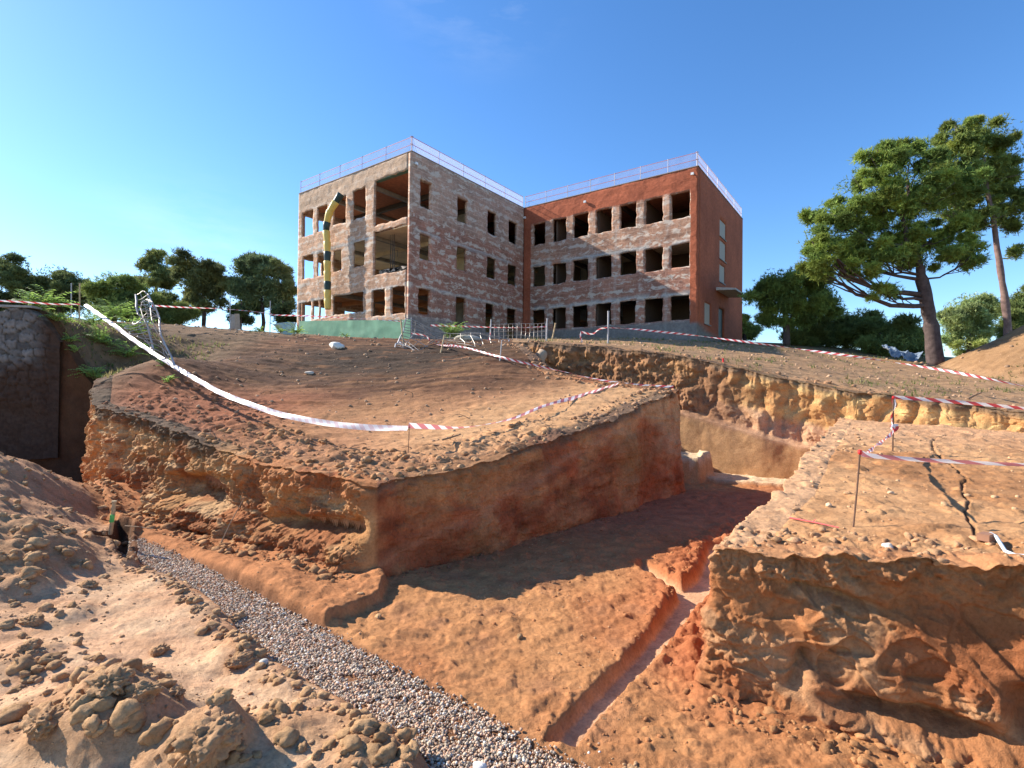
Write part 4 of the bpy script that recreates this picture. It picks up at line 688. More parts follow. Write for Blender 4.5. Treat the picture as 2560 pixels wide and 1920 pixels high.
# ------------------------------------------------------------------ trees
leafm = colmat('pine_needles', .75, .35, .2, 3.); barkm = plain('pine_bark', (.085, .06, .055), .95, .4, 5, bump=.8); barkr = plain('reddish_bark', (.22, .14, .12), .95, .3, 5, bump=.8)
def foliage(blobs, n_, size, base, seed, clump=.42, up_=.35):
    r = np.random.default_rng(seed); Ps, Cs, Ds = [], [], []
    vol = [b[1][0]*b[1][2] for b in blobs]; tot = sum(vol)
    for (c, R), v_ in zip(blobs, vol):
        nb = max(40, int(n_*v_/tot)); nc = max(6, int(5+.62*(R[0]*R[2])/(clump**2))); d = r.normal(size=(nc, 3)); d /= np.linalg.norm(d, axis=1)[:, None]; rad = r.random(nc)**.5*1.02
        cc = c+d*rad[:, None]*A_(R)*(1+.15*r.normal(size=(nc, 1))*.6); cr = clump*(.6+.8*r.random(nc)); cb = .6+.8*r.random(nc); ct = r.random(nc)
        k = r.integers(0, nc, nb); e = r.normal(size=(nb, 3)); e /= np.linalg.norm(e, axis=1)[:, None]; e[:, 2] = np.where((e[:, 2] < -.2) & (r.random(nb) < .6), -e[:, 2], e[:, 2])
        ln = (r.random(nb) < .06)[:, None]; p = cc[k]+e*(cr[k]*np.abs(.55+.3*r.normal(size=nb)))[:, None]*A_([1.15, 1.15, .8]); dl = r.normal(size=(nb, 3)); dl /= np.linalg.norm(dl, axis=1)[:, None]; p = np.where(ln, c+dl*A_(R)*(.55+.55*r.random((nb, 1))), p); Ps.append(p); Ds.append(e+A_([0, 0, up_])); Cs.append(np.clip(A_(base)*cb[k][:, None]*(1+(ct[k]*.5)[:, None]*A_([.9, .45, -.1])), 0, 1))
    P = np.concatenate(Ps); D_ = np.concatenate(Ds); C_ = np.concatenate(Cs); D_ /= np.linalg.norm(D_, axis=1)[:, None]; n = len(P); V = []; nn = 5
    for k in range(nn):
        q = D_+r.normal(size=(n, 3))*.75; q /= np.linalg.norm(q, axis=1)[:, None]; w = np.cross(q, r.normal(size=(n, 3))); w /= np.linalg.norm(w, axis=1)[:, None]; l = size*(.6+.7*r.random((n, 1)))
        V.append(np.stack([P-w*l*.12, P+w*l*.12, P+q*l*1.15], 1))
    V = np.stack(V, 1).reshape(-1, 3); return V, np.arange(len(V)).reshape(-1, 3), np.repeat(C_, nn*3, 0)
def tree(name, label, cat, depth, trunk, blobs, n=9000, size=.22, base=(.062, .095, .026), seed=1, bark=None, clump=.42, group=None, limbs=True, ground=True, hang=0):
    r = np.random.default_rng(seed+100); sc = depth/1115.
    T = [PY(px, py, depth+(dy if dy else 0)) for px, py, w, dy in trunk]; R_ = [w*sc/2 for _, _, w, _ in trunk]
    gz_ = float(up_h(A_([T[0][0]]), A_([T[0][1]]))[0]) if ground else T[0][2]
    T[0] = A_([T[0][0], T[0][1], gz_-.1]) if ground else T[0]
    root = empty(name, T[0], label, cat, group)
    B = []
    for b in blobs:
        px, py, rx, ry = b[:4]; dy = b[4] if len(b) > 4 else r.uniform(-.5, .5)*rx*sc; B.append((PY(px, py, depth+dy), (rx*sc, rx*sc*.9, ry*sc)))
    m = MB(); TT = []; RR = []
    for i in range(len(T)-1):
        for k in range(4): t_ = k/4; TT.append(T[i]*(1-t_)+T[i+1]*t_+r.normal(size=3)*.02*(k > 0)); RR.append((R_[i]*(1-t_)+R_[i+1]*t_)*(1+.06*r.normal()))
    TT.append(T[-1]); RR.append(R_[-1]); m.tube(TT, RR, 12); child(m.build('trunk', bark or barkm, smooth=True), root)
    if limbs:
        m = MB()
        for c, Rb in B:
            zs = A_([q[2] for q in TT]); low = [q for q in TT[len(TT)//3:]]; st = min(low, key=lambda q: abs(q[2]-(c[2]-.35*np.linalg.norm(c[:2]-q[:2])-.2)))
            L_ = np.linalg.norm(c-st); rr = max(.025, min(.13, .022*L_)*RR[len(RR)//2]/.25)
            pts = [st+(c-st)*t_+A_([0, 0, -.10*L_*sin(pi*t_)])+r.normal(size=3)*.05*L_*.4*(0 < t_ < 1) for t_ in np.linspace(0, 1, 7)]; m.tube(pts, list(np.linspace(rr, rr*.3, 7)), 6)
            for q in range(7):
                a0 = pts[2+q % 5]; d = r.normal(size=3)*A_(Rb)*.42; e = c+d; mid = (a0+e)/2+A_([0, 0, -.1]); m.tube([a0, mid, e], [rr*.45, rr*.3, .012], 5)
        child(m.build('branches', bark or barkm, smooth=True), root)
    V, F, C_ = foliage(B, n, size, base, seed, clump); child(mk('crown', V, F, leafm, None, C_), root); return root
DG = (.11, .15, .055); MG = (.21, .26, .07); LG = (.2, .25, .08)
tree('pine_tree', 'broad umbrella pine on a thick dark trunk leaning towards the left', 'tree', 27., [(2022, 778, 33, 0), (2014, 720, 27, 0), (2003, 660, 24, 0), (1994, 615, 25, 0), (1985, 570, 15, 0), (1960, 520, 12, 0), (1950, 470, 7, 0)],
     [(1800, 480, 58, 50), (1770, 545, 42, 42), (1835, 545, 60, 40), (1870, 420, 62, 50), (1905, 350, 58, 38), (1965, 350, 60, 45), (1905, 480, 70, 50), (1960, 430, 75, 60), (1975, 520, 70, 40), (2040, 400, 60, 60), (2050, 500, 60, 55), (1850, 590, 60, 18), (1905, 632, 36, 14), (2090, 560, 32, 30), (1780, 590, 25, 20), (1880, 550, 55, 30), (1925, 560, 60, 25), (2010, 560, 50, 20)], n=78000, size=.17, base=(.20, .29, .075), seed=1, clump=.30)
tree('pine_tree', 'tall pine with a slender bare reddish trunk behind the earth mound', 'tree', 30., [(2184, 745, 17, 0), (2172, 660, 14, 0), (2158, 560, 12, 0), (2145, 470, 9, 0), (2130, 400, 9, 0), (2125, 340, 5, 0)],
     [(2080, 300, 48, 38), (2140, 300, 50, 45), (2170, 350, 38, 50), (2050, 360, 50, 45), (2110, 380, 60, 50), (2000, 420, 42, 36), (2060, 440, 60, 32), (2170, 420, 36, 45), (2180, 480, 26, 34), (2120, 470, 45, 25), (2205, 440, 16, 22), (2196, 545, 14, 10)], n=46000, size=.18, clump=.32, base=(.21, .27, .075), seed=2, bark=barkr)
tree('pine_tree', 'bushy mid-green pine just right of the red end wall, arching towards the big pine', 'tree', 34., [(1700, 750, 14, 0), (1698, 690, 12, 0), (1695, 640, 8, 0)],
     [(1680, 610, 38, 28), (1655, 640, 32, 30), (1700, 640, 40, 34), (1730, 600, 32, 24), (1765, 620, 32, 34), (1785, 655, 36, 34), (1740, 670, 40, 34), (1690, 690, 40, 30)], n=32000, size=.2, base=(.16, .25, .08), seed=3)
k_ = 4
for lb, d, tr_, bl, nn, cl in [
 ('dark round bush under the left tip of the broad pine crown', 36, (1745, 752), [(1740, 720, 34, 30), (1775, 725, 32, 28), (1720, 735, 30, 22)], 8000, DG),
 ('dark tangled bush left of the thick pine trunk, middle one of three', 37, (1830, 755), [(1820, 710, 44, 34), (1860, 700, 28, 30), (1845, 735, 50, 22)], 11000, DG),
 ('low dark bush standing nearest the left side of the thick pine trunk', 33, (1920, 765), [(1900, 720, 36, 28), (1945, 715, 34, 30), (1930, 745, 60, 22), (1975, 740, 24, 24)], 12000, (.09, .135, .05)),
 ('loose pale green tree between the two tall pine trunks', 42, (2095, 770), [(2080, 680, 40, 40), (2110, 660, 34, 30), (2060, 700, 34, 30), (2120, 700, 30, 40), (2085, 735, 45, 28)], 12000, (.2, .26, .12)),
 ('dark green bush at the right edge behind the earth mound', 33, (2205, 740), [(2200, 680, 26, 40), (2215, 650, 24, 30), (2180, 700, 20, 28)], 7000, DG),
 ('small yellowish bush beside the corner of the red end wall', 44, (1610, 738), [(1600, 705, 20, 22), (1622, 718, 16, 16)], 4000, LG),
 ('tall dark tree mass at the left edge of the photo', 40, (0, 680), [(-20, 590, 50, 40), (20, 585, 38, 34), (50, 620, 34, 36), (0, 640, 60, 40)], 14000, (.095, .125, .055)),
 ('rounded dark tree second from the left edge', 42, (130, 690), [(120, 612, 38, 34), (150, 620, 36, 34), (95, 640, 30, 34), (175, 640, 26, 32), (130, 660, 60, 30)], 14000, (.09, .12, .055)),
 ('rounded tree with a green left side behind the barrier tape start', 38, (250, 690), [(240, 622, 36, 32), (280, 635, 34, 36), (215, 650, 26, 32), (260, 670, 55, 28)], 12000, (.115, .165, .055)),
 ('low dark round tree behind the crumpled wire fence', 40, (350, 700), [(340, 660, 38, 30), (385, 680, 38, 24), (350, 690, 50, 20)], 8000, DG),
 ]:
    name = 'bush' if 'bush' in lb else 'tree'
    tree(name, lb, name, d, [(tr_[0], tr_[1], 10, 0), (tr_[0]-2, (tr_[1]+bl[0][1])/2, 8, 0), (bl[0][0], bl[0][1], 4, 0)], bl, n=int(nn*1.9), size=.22, base=tuple(min(.4, q*1.45) for q in cl), seed=k_, limbs=False); k_ += 1
tree('pine_tree', 'sparse tall pine with an airy crown standing above the low dark trees', 'tree', 46., [(338, 690, 8, 0), (337, 640, 7, 0), (336, 600, 5, 0), (336, 560, 3, 0)], [(336, 560, 22, 18), (322, 580, 22, 16), (352, 585, 22, 16), (338, 605, 36, 16), (312, 612, 18, 8), (366, 612, 14, 9)], n=5500, size=.27, base=(.17, .21, .08), seed=31)
tree('pine_tree', 'dome-shaped umbrella pine left of the building, nearer the sparse pine', 'tree', 42., [(440, 705, 9, 0), (441, 670, 8, 0), (440, 640, 7, 0)], [(430, 580, 42, 24), (410, 600, 26, 26), (455, 600, 38, 30), (435, 615, 48, 26), (470, 632, 22, 20), (420, 645, 26, 16), (440, 660, 40, 14)], n=15000, size=.27, base=(.17, .20, .09), seed=32)
tree('pine_tree', 'jagged blue-green pine touching the left side of the building', 'tree', 43., [(570, 715, 8, 0), (568, 680, 7, 0), (565, 640, 5, 0)], [(530, 580, 30, 22), (560, 575, 34, 24), (590, 590, 34, 30), (545, 610, 45, 26), (610, 620, 26, 26), (520, 620, 22, 20), (575, 640, 55, 24), (540, 660, 36, 16), (610, 655, 28, 20)], n=17000, size=.3, base=(.15, .22, .12), seed=33)
for px in (520, 610): 
    tree('pine_tree', 'thin-trunked young pine at the %s of the jagged pine' % ('left foot' if px == 520 else 'right foot'), 'tree', 41., [(px, 712, 4, 0), (px+1, 680, 3, 0), (px+1, 650, 2, 0)], [(px, 672, 22, 12), (px+4, 690, 26, 10)], n=2600, size=.25, base=(.09, .14, .07), seed=34+px)
# ------------------------------------------------------------------ leafy weeds
weedm = colmat('weed_leaf', .55, .5, .15, 12.)
def weed(px, py, depth, h, nf, label, group='leafy weeds on the bank', base=(.20, .33, .075), sd=1, spread=.9, name='leafy_weed', z=None):
    r = np.random.default_rng(sd); q = PY(px, py, depth); gz_ = float(up_h(A_([q[0]]), A_([q[1]]))[0]) if z is None else z
    root = empty(name, (q[0], q[1], gz_), label, 'plant', group); V = []; F = []; C_ = []; st = MB()
    for k in range(nf):
        a = r.random()*2*pi; L_ = h*(.6+.5*r.random()); tilt = .25+spread*r.random(); b0 = A_([q[0], q[1], gz_])+A_([r.normal(), r.normal(), 0])*.1*h; b0[2] += h*.35*r.random(); pts = []
        for t_ in np.linspace(0, 1, 9): ang = tilt+t_*.9; pts.append((pts[-1] if pts else b0)+A_([cos(a)*sin(ang), sin(a)*sin(ang), cos(ang)])*L_/9)
        st.tube(pts, list(np.linspace(.012, .004, 9)), 4, False)
        cb = A_(base)*(.7+.6*r.random())
        for i in range(1, 9):
            p = pts[i]; d = pts[i]-pts[i-1]; d /= np.linalg.norm(d); side = np.cross(d, [0, 0, 1.]); side /= np.linalg.norm(side)+1e-6
            for s_ in (-1, 1):
                ll = L_*.21*(1-.55*abs(i/8-.45)); e = side*s_+d*.45+A_([0, 0, -.25])+r.normal(size=3)*.12; e /= np.linalg.norm(e); w = np.cross(e, [0, 0, 1.]); w = w/(np.linalg.norm(w)+1e-6)*ll*.17+A_([0, 0, .01])
                n = len(V); V += [p, p+e*ll*.45+w, p+e*ll, p+e*ll*.45-w]; F.append((n, n+1, n+2, n+3)); C_ += [cb*(.85+.3*r.random())]*4
    child(mk('leaves', V, F, weedm, None, A_(C_)), root); child(st.build('stems', plain_stem), root); return root
plain_stem = plain('weed_stem', (.16, .17, .06), .8)
for i, (px, py, d, h, nf, lb) in enumerate([
 (90, 690, 17.5, 1.1, 26, 'big pale green weed on top of the left retaining wall'), (62, 700, 17.5, .7, 16, 'pale weed at the left end of the wall-top weeds'), (125, 700, 17.4, .8, 14, 'weed between the wall-top clump and the tape start'), (200, 700, 16.5, .85, 18, 'weed right under the upper end of the long white tape'),
 (245, 672, 19., 1.35, 26, 'tall bushy weed behind the upper part of the long white tape'), (285, 715, 17.5, 1.0, 20, 'broad weed just behind the long white tape, left of the crumpled fence'), (215, 735, 16.0, .8, 22, 'dense weed in front of the long white tape near its top'), (240, 745, 15.7, .7, 16, 'dense weed touching the front of the long white tape'),
 (275, 770, 15.0, .8, 24, 'bright dark-hearted weed halfway down the bank in front of the tape'), (320, 755, 15.6, .7, 12, 'thin weed under the tape at the foot of the crumpled fence'), (200, 828, 13.9, .75, 26, 'lowest bright green weed near the trench edge'), (150, 765, 15.2, .45, 12, 'small weed at the trench corner above the shaded wall'), (162, 790, 14.7, .4, 10, 'small drooping weed on the trench edge'),
 (365, 820, 14.0, .35, 10, 'lone yellow-green weed beside the long tape'), (355, 785, 14.8, .35, 9, 'small dull weed above the lone yellow-green one'), (640, 728, 26., .8, 14, 'weed at the left end of the green screen'), (605, 722, 27, .6, 12, 'small weed left of the pale tarpaulin'), (560, 722, 26, .6, 10, 'weed near the leaning boards'), (745, 735, 27, .45, 8, 'low weed at the foot of the green screen'), (972, 742, 24, 1.25, 22, 'tall upright weed in front of the left wing wall')]):
    d = (hit(px, py+8) or hit(px, py+25) or hit(px+14, py+25) or max(d, 18.3)) if i < 15 else d; weed(px, py, d, h*.8, int(nf*1.5), lb, sd=i+1, spread=.35 if i == 19 else .9, base=(.34, .50, .12) if i < 17 else (.26, .40, .10))
# dry grass and low weeds on the terrace: uncountable
rg = np.random.default_rng(77); n = 4200; y = rg.uniform(14, 34, n); x = y*rg.uniform(.02, 1.05, n); k = (fbm(x, y*1.5, None, .9, 4, s=307) > .12) & (sdf(x, y, PIT) > .1) & ((x*.57+y*.82)-(.2*.57+20.8*.82) > .2); x, y = x[k], y[k]
x2 = -rg.uniform(11.5, 22, 2600); y2 = rg.uniform(14.5, 21, 2600); k = sdf(x2, y2, PIT) > .1; x = np.concatenate([x, x2[k]]); y = np.concatenate([y, y2[k]]); z = up_h(x, y); n = len(x); V = []
for i in range(4):
    a = rg.random(n)*2*pi; h = .05+.13*rg.random(n); w = .012; dx, dy = np.cos(a), np.sin(a); V.append(np.stack([np.stack([x-dy*w, y+dx*w, z-.01], -1), np.stack([x+dy*w, y-dx*w, z-.01], -1), np.stack([x+dx*h*.6, y+dy*h*.6, z+h], -1)], 1))
V = np.stack(V, 1).reshape(-1, 3); c = np.repeat(np.where(rg.random((n, 1)) < .5, A_([.14, .19, .05]), A_([.30, .25, .11])), 12, 0); tag(mk('grass', V, np.arange(len(V)).reshape(-1, 3), weedm, None, c), 'short sparse grass and weeds on the upper ground', 'grass', kind='stuff')
# ------------------------------------------------------------------ old retaining wall
def worley(u, v, s):
    fu = np.floor(u).astype(int); fv = np.floor(v).astype(int); d1_ = np.full(u.shape, 9.); d2_ = d1_.copy(); idc = np.zeros(u.shape)
    for i in (-1, 0, 1):
        for j in (-1, 0, 1):
            a = fu+i; b = fv+j; px_ = a+.15+.7*_h(a, b, a*0, s); py_ = b+.2+.6*_h(a, b, a*0+1, s); d = np.maximum(np.abs(u-px_), np.abs(v-py_))*.6+.4*np.hypot(u-px_, v-py_)
            m = d < d1_; d2_ = np.where(m, d1_, np.minimum(d2_, d)); idc = np.where(m, _h(a, b, a*0+2, s), idc); d1_ = np.where(m, d, d1_)
    return d1_, d2_, idc
stw = empty('retaining_wall', (-19, 16.1, .5), 'old rough stone retaining wall above the shaded trench at the left edge', 'wall')
Lw = 9.; U, Z = np.meshgrid(np.arange(0, Lw, .03), np.arange(0, 1.001, .01), indexing='ij'); o_ = A_([-15.0, 17.1, 0]); e_ = A_([-.989, -.15, 0]); e_ /= np.linalg.norm(e_); n_ = A_([e_[1], -e_[0], 0]); n_ = n_ if n_[1] < 0 else -n_
zt = up_base(o_[0]+e_[0]*U, o_[1]+e_[1]*U)+.02; zb_ = -2.4+.2*fbm(U, U*0, None, .7, 3, s=4); ZZ = zb_+(zt-zb_)*Z
a, b, c = worley(U/.36, ZZ/.24, 5); edge = sst(.02, .10, b-a); dis = .0+(.12+.07*edge*(.5+.8*c)+.02*fbm(U, ZZ, None, 9., 3, s=6))*sst(.0, .5, U+.25*fbm(ZZ, ZZ*0, None, 2., 3, s=8))*sst(-1.1, -.3, ZZ+.3*fbm(U, ZZ, None, 1.2, 3, s=2))
V = o_+e_*U[..., None]+n_*dis[..., None]+A_([0, 0, 1])*ZZ[..., None]; top = np.stack([V[:, -1]-n_*.4], 1); V2 = np.concatenate([V, top], 1)
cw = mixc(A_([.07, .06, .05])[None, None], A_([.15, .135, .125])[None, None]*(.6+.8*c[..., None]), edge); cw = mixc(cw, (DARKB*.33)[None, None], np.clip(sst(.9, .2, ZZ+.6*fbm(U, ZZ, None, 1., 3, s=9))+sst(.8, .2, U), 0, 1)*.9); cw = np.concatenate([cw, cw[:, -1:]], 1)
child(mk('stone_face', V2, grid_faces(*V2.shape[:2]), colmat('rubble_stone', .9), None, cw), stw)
U = np.arange(0, Lw, .1); m = MB()
for k in range(1, 9):
    a0 = k*1.0-.3; z_ = float(up_base(A_([o_[0]+e_[0]*(a0+.5)]), A_([o_[1]+e_[1]*(a0+.5)]))[0])+.03; m.box(o_+e_*a0+n_*.24+A_([0, 0, z_]), e_*.985, -n_*.45, (0, 0, .07))
child(m.build('coping', conc), stw)
# ------------------------------------------------------------------ barrier tape
def tapemat(name, red, white, per=.30, faint=0.):
    m, t, b = newmat(name); L = t.links.new; at = N(t, 'ShaderNodeAttribute', attribute_name='Col'); sx = N(t, 'ShaderNodeSeparateColor'); L(at.outputs['Color'], sx.inputs[0])
    a = N(t, 'ShaderNodeMath', operation='MULTIPLY_ADD'); a.inputs[1].default_value = 100./per; L(sx.outputs[0], a.inputs[0]); L(sx.outputs[1], a.inputs[2])
    f = N(t, 'ShaderNodeMath', operation='FRACT'); L(a.outputs[0], f.inputs[0]); g = N(t, 'ShaderNodeMath', operation='GREATER_THAN'); g.inputs[1].default_value = .5; L(f.outputs[0], g.inputs[0])
    mx = N(t, 'ShaderNodeMix', data_type='RGBA'); L(g.outputs[0], mx.inputs[0]); mx.inputs[6].default_value = (*red, 1); mx.inputs[7].default_value = (*white, 1); L(mx.outputs[2], b.inputs['Base Color']); b.inputs['Roughness'].default_value = .4
    tr = N(t, 'ShaderNodeBsdfTranslucent'); L(mx.outputs[2], tr.inputs[0]); ms = N(t, 'ShaderNodeMixShader'); ms.inputs[0].default_value = .35; L(b.outputs[0], ms.inputs[1]); L(tr.outputs[0], ms.inputs[2]); L(ms.outputs[0], t.nodes['Material Output'].inputs[0]); return m
tapeA = tapemat('red_white_tape', (.55, .07, .08), (.80, .78, .78)); tapeW = tapemat('glare_white_tape', (.70, .56, .58), (.78, .78, .80), .22)  # tapeW is near white, with the glare painted into its colour
def ctrl(pts, n):
    P = A_([PY(*p) if len(p) == 3 else p[3] for p in pts]); t = np.arange(len(P)); T = np.linspace(0, len(P)-1, n); P2 = np.concatenate([[2*P[0]-P[1]], P, [2*P[-1]-P[-2]]]); out = []
    for q in T: i = min(int(q), len(P)-2); f = q-i; a, b, c, d = P2[i:i+4]; out.append(.5*(2*b+(c-a)*f+(2*a-5*b+4*c-d)*f*f+(3*b-a-3*c+d)*f**3))
    return A_(out)
def tape(label, pts, w=.08, mat=None, twist=.6, tw0=0., sd=1, par=None, name='barrier_tape', flut=.5, sag=None):
    w = w*(1 if mat is tapeW or w < .07 else .78); n = max(30, int(30*len(pts))); P = ctrl(pts, n); s = np.concatenate([[0], np.cumsum(np.linalg.norm(np.diff(P, axis=0), axis=1))]); T = np.gradient(P, axis=0); T /= np.linalg.norm(T, axis=1)[:, None]+1e-9
    up_ = A_([0, 0, 1.])-T*T[:, 2:3]; up_ /= np.linalg.norm(up_, axis=1)[:, None]; sd_ = np.cross(T, up_); ang = tw0+twist*s+flut*fbm(s, s*0, None, .7, 3, s=sd); W_ = up_*np.cos(ang)[:, None]+sd_*np.sin(ang)[:, None]; nr = 5; V = []
    for k in range(nr): f = k/(nr-1)-.5; V.append(P+W_*w*f+np.cross(T, W_)*(.012*np.cos(f*pi)*np.sin(s*4+sd))[:, None])
    V = np.stack(V, 1); C_ = np.zeros((n, nr, 3)); C_[..., 0] = s[:, None]/100; C_[..., 1] = np.linspace(0, .5, nr)[None]*1.0; C_[..., 0] += .0; C_[..., 1] += 3
    o = mk(name, V, grid_faces(n, nr), mat or tapeA, None, C_, True)
    if par is None: tag(o, label, 'barrier tape', 'barrier tapes')
    else: child(o, par)
    return o
tapeM = tapemat('worn_red_white_tape', (.55, .20, .22), (.80, .78, .80))
tape('long bright white tape sagging down the bank to a low stake', [(184, 658, 18.5), (240, 698, 17.2), (300, 742, 16.), (380, 793, 14.4), (457, 838, 13.), (500, 858, 12.), (600, 893, 11.), (700, 913, 10.2), (790, 923, 9.7), (882, 925, 9.3)], .115, tapeW, .02, -.75, 2, flut=.5)
tape('red and white tape curving up from the low stake towards the pit corner', [(882, 919, 9.3), (930, 922, 9.6), (985, 924, 10), (1050, 917, 10.6), (1110, 903, 11.2), (1180, 875, 12), (1260, 854, 13.2), (1335, 829, 14.4)], .13, tapeM, .5, .3, 3)
tape('red and white tape running along the back edge of the central earth bank', [(1455, 836, 13.9), (1400, 833, 14.2), (1337, 827, 14.5), (1270, 815, 15.), (1200, 799, 15.8), (1130, 783, 16.4), (1080, 771, 17.), (1010, 752, 18.8), (940, 737, 20.5)], .085, None, .5, .1, 4)
tape('taut red and white tape at the foot of the left wing', [(930, 703, 24), (1000, 705, 24), (1061, 707, 24), (1120, 708, 24.3), (1182, 705, 24.6)], .11, None, .4, 0, 5, flut=.2)
tape('long red and white tape descending over the right terrace', [(1256, 717, 23), (1280, 721, 23), (1313, 708, 23), (1450, 719, 22), (1600, 737, 20.5), (1750, 757, 18.8), (1900, 778, 17), (2050, 802, 15.2), (2230, 838, 13.2)], .10, None, .9, 0, 6)
tape('thin red and white tape at the far left above the stone retaining wall', [(-30, 648, 15.5), (60, 653, 15.8), (120, 657, 16), (172, 657, 16)], .07, None, .5, 0, 7)
tape('thin red and white tape in front of the left trees', [(328, 660, 22), (400, 664, 23), (495, 668, 24), (580, 677, 25), (592, 680, 25), (700, 684, 26), (870, 694, 27)], .085, None, .5, 0, 8)
tape('knotted tape bundle hanging down the farther rod on the right block', [(1929, 858, 8.9), (1932, 880, 8.9), (1927, 905, 8.9), (1931, 930, 8.88), (1938, 920, 8.87), (1926, 922, 8.87), (1933, 935, 8.85)], .06, tapeA, 9, 0, 9)
tape('tape running right from the top of the farther rod', [(1930, 858, 8.9), (1990, 862, 8.8), (2060, 868, 8.7), (2140, 875, 8.6), (2230, 884, 8.5)], .06, None, .5, 0, 10)
tape('short twisted tape between the two rods on the right earth block', [(1930, 932, 8.85), (1915, 947, 8.2), (1895, 962, 7.2), (1880, 974, 6.2), (1864, 984, 5.25)], .05, None, 2.2, 0, 11)
tape('nearest wide red and white tape leaving the photo at the right edge', [(1858, 978, 5.2), (1880, 984, 5.2), (1930, 989, 5.15), (2000, 994, 5.05), (2080, 998, 4.95), (2160, 1002, 4.85), (2240, 1005, 4.75)], .05, tapeM, .25, .55, 12, flut=.3)
tape('white tape drooping in a loop from the fallen fence to the leaning stake', [(862, 738, 22), (885, 765, 21.6), (905, 778, 21.4), (870, 760, 21.6), (900, 772, 21.), (948, 780, 20.5)], .09, tapeW, .7, 0, 13)
tape('short tape hanging beside the tall steel stake at the left wing', [(1061, 708, 24), (1057, 730, 23.9), (1046, 752, 23.8), (1058, 760, 23.9)], .07, None, 1., 0, 14)
tape('tape slack between the fallen fence and the bank top', [(888, 720, 22.5), (920, 726, 22.5), (935, 742, 22.4), (980, 748, 20), (1030, 756, 18.4)], .085, None, .9, 0, 15)
tape('drooping tape end at the left end of the terrace tape', [(1256, 716, 23), (1254, 728, 23), (1258, 740, 23)], .09, None, 1., 0, 16)
rust = plain('rusty_rebar', (.13, .07, .045), .8, .3, 20); wood = plain('pale_wood', (.50, .36, .20), .8, .25, 14); redp = plain('red_cap', (.6, .03, .03), .4); stick_m = plain('weathered_stick', (.24, .15, .09), .9, .3, 20)
def rod(label, b, t, r=.009, mat=None, name='marker_rod', cat='stake', group=None, cap=None, dy=0.):
    B = PY(*b); T_ = PY(*t); root = empty(name, B, label, cat, group); d = (T_-B)/np.linalg.norm(T_-B); m = MB(); m.tube([B-d*.06, B+(T_-B)*.5+A_([.004, 0, 0]), T_], r, 7); child(m.build('shaft', mat or rust), root)
    if cap is not None: m = MB(); m.tube([T_-d*.035, T_-d*.02, T_+d*.005, T_+d*.012], [.012, .02, .02, .008], 8); child(m.build('cap', cap), root)
    else: m = MB(); m.tube([T_-d*.03, T_, T_+d*.004], [r*1.25, r*1.25, r*.6], 7); child(m.build('tip', steel if mat is rust or mat is None else mat), root)
    return root
G = 'marker rods and stakes'
rod('rebar rod with a red cap standing on the near part of the right earth block', (1843, 1141, 5.0), (1858, 974, 5.05), .008, rust, group=G, cap=redp)
rod('rebar rod wrapped with knotted tape at the back of the right earth block', (1928, 984, 8.9), (1930, 857, 8.9), .012, rust, group=G, cap=redp)
rod('low thin stake in the middle of the bank where the white tape ends', (882, 975, 9.3), (884, 915, 9.3), .006, rust, group=G)
rod('thin stake holding up the curved tape on the bank', (1225, 900, 12.6), (1228, 862, 12.6), .010, rust, group=G)
rod('thin dark stake at the bend of the tape near the earth bank\'s back edge', (1078, 795, 17), (1084, 735, 17), .018, steel, group=G)
rod('leaning wooden stake at the end of the drooping white tape loop', (946, 790, 20.4), (960, 725, 20.6), .03, wood, group=G)
rod('tall grey steel stake in front of the left wing', (1058, 748, 24), (1061, 690, 24), .03, steel, group=G)
rod('upright steel stake in front of the inner corner of the building', (1180, 745, 24.6), (1182, 688, 24.6), .03, steel, group=G)
rod('leaning pale stake just right of the inner-corner stake', (1190, 745, 24.4), (1200, 698, 24.4), .035, wood, group=G)
rod('tallest steel stake where the terrace tape makes a peak', (1313, 745, 23), (1314, 672, 23), .04, steel, group=G)
rod('short red and white marker stake on the terrace edge', (1562, 782, 17.), (1562, 774, 17.), .03, redp, group=G)
rod('left one of two thin poles rising among the left trees', (153, 690, 18), (154, 612, 18), .02, steel, group=G)
rod('right one of two thin poles rising among the left trees', (171, 690, 18), (172, 612, 18), .025, wood, group=G)
rod('thin post at the corner where the left tape turns', (497, 715, 24.5), (497, 640, 24.5), .02, steel, group=G)
rod('thin post beside the leaning boards', (583, 720, 25), (584, 650, 25), .02, steel, group=G)
rod('tall post at the left end of the fallen wire fence', (872, 752, 22), (866, 690, 22), .035, wood, group=G)
sk = rod('wooden peg with a green painted band above the dark hole', (239, 1146, 8.3), (247, 1082, 8.3), .03, wood, group=G)
m = MB(); B = PY(241, 1128, 8.27); T_ = PY(243, 1112, 8.28); m.tube([B, T_], .033, 10); child(m.build('green_band', plain('green_spray_paint', (.12, .5, .12), .6)), sk)
def stick(label, pts, r=.012, name='stick', mat=None, cat='stick'):
    P = [PY(*p) for p in pts]; m = MB(); rr = list(np.linspace(r, r*.5, len(P))); m.tube(P, rr, 6)
    if len(P) > 2: q = P[len(P)//2]; m.tube([q, q+A_([.05, -.03, .07])*r*80*.6], [r*.5, r*.25], 5)
    return tag(m.build(name, mat or stick_m), label, cat)
stick('thin bent stick leaning against the lit front wall of the central bank', [(478, 1172, 7.9), (500, 1125, 8.2), (528, 1075, 8.6)], .013)
stick('pale stick lying on the loose earth at the top of the central bank', [(555, 992, 9.0), (572, 982, 9.1), (588, 974, 9.2)], .018, mat=wood)
stick('thin twig poking right out of the dark hole edge', [(270, 1136, 8.0), (300, 1138, 7.9), (330, 1142, 7.8)], .010)
stick('dark root stub near the back of the central bank top', [(955, 950, 9.6), (975, 945, 9.7), (995, 938, 9.8)], .02)
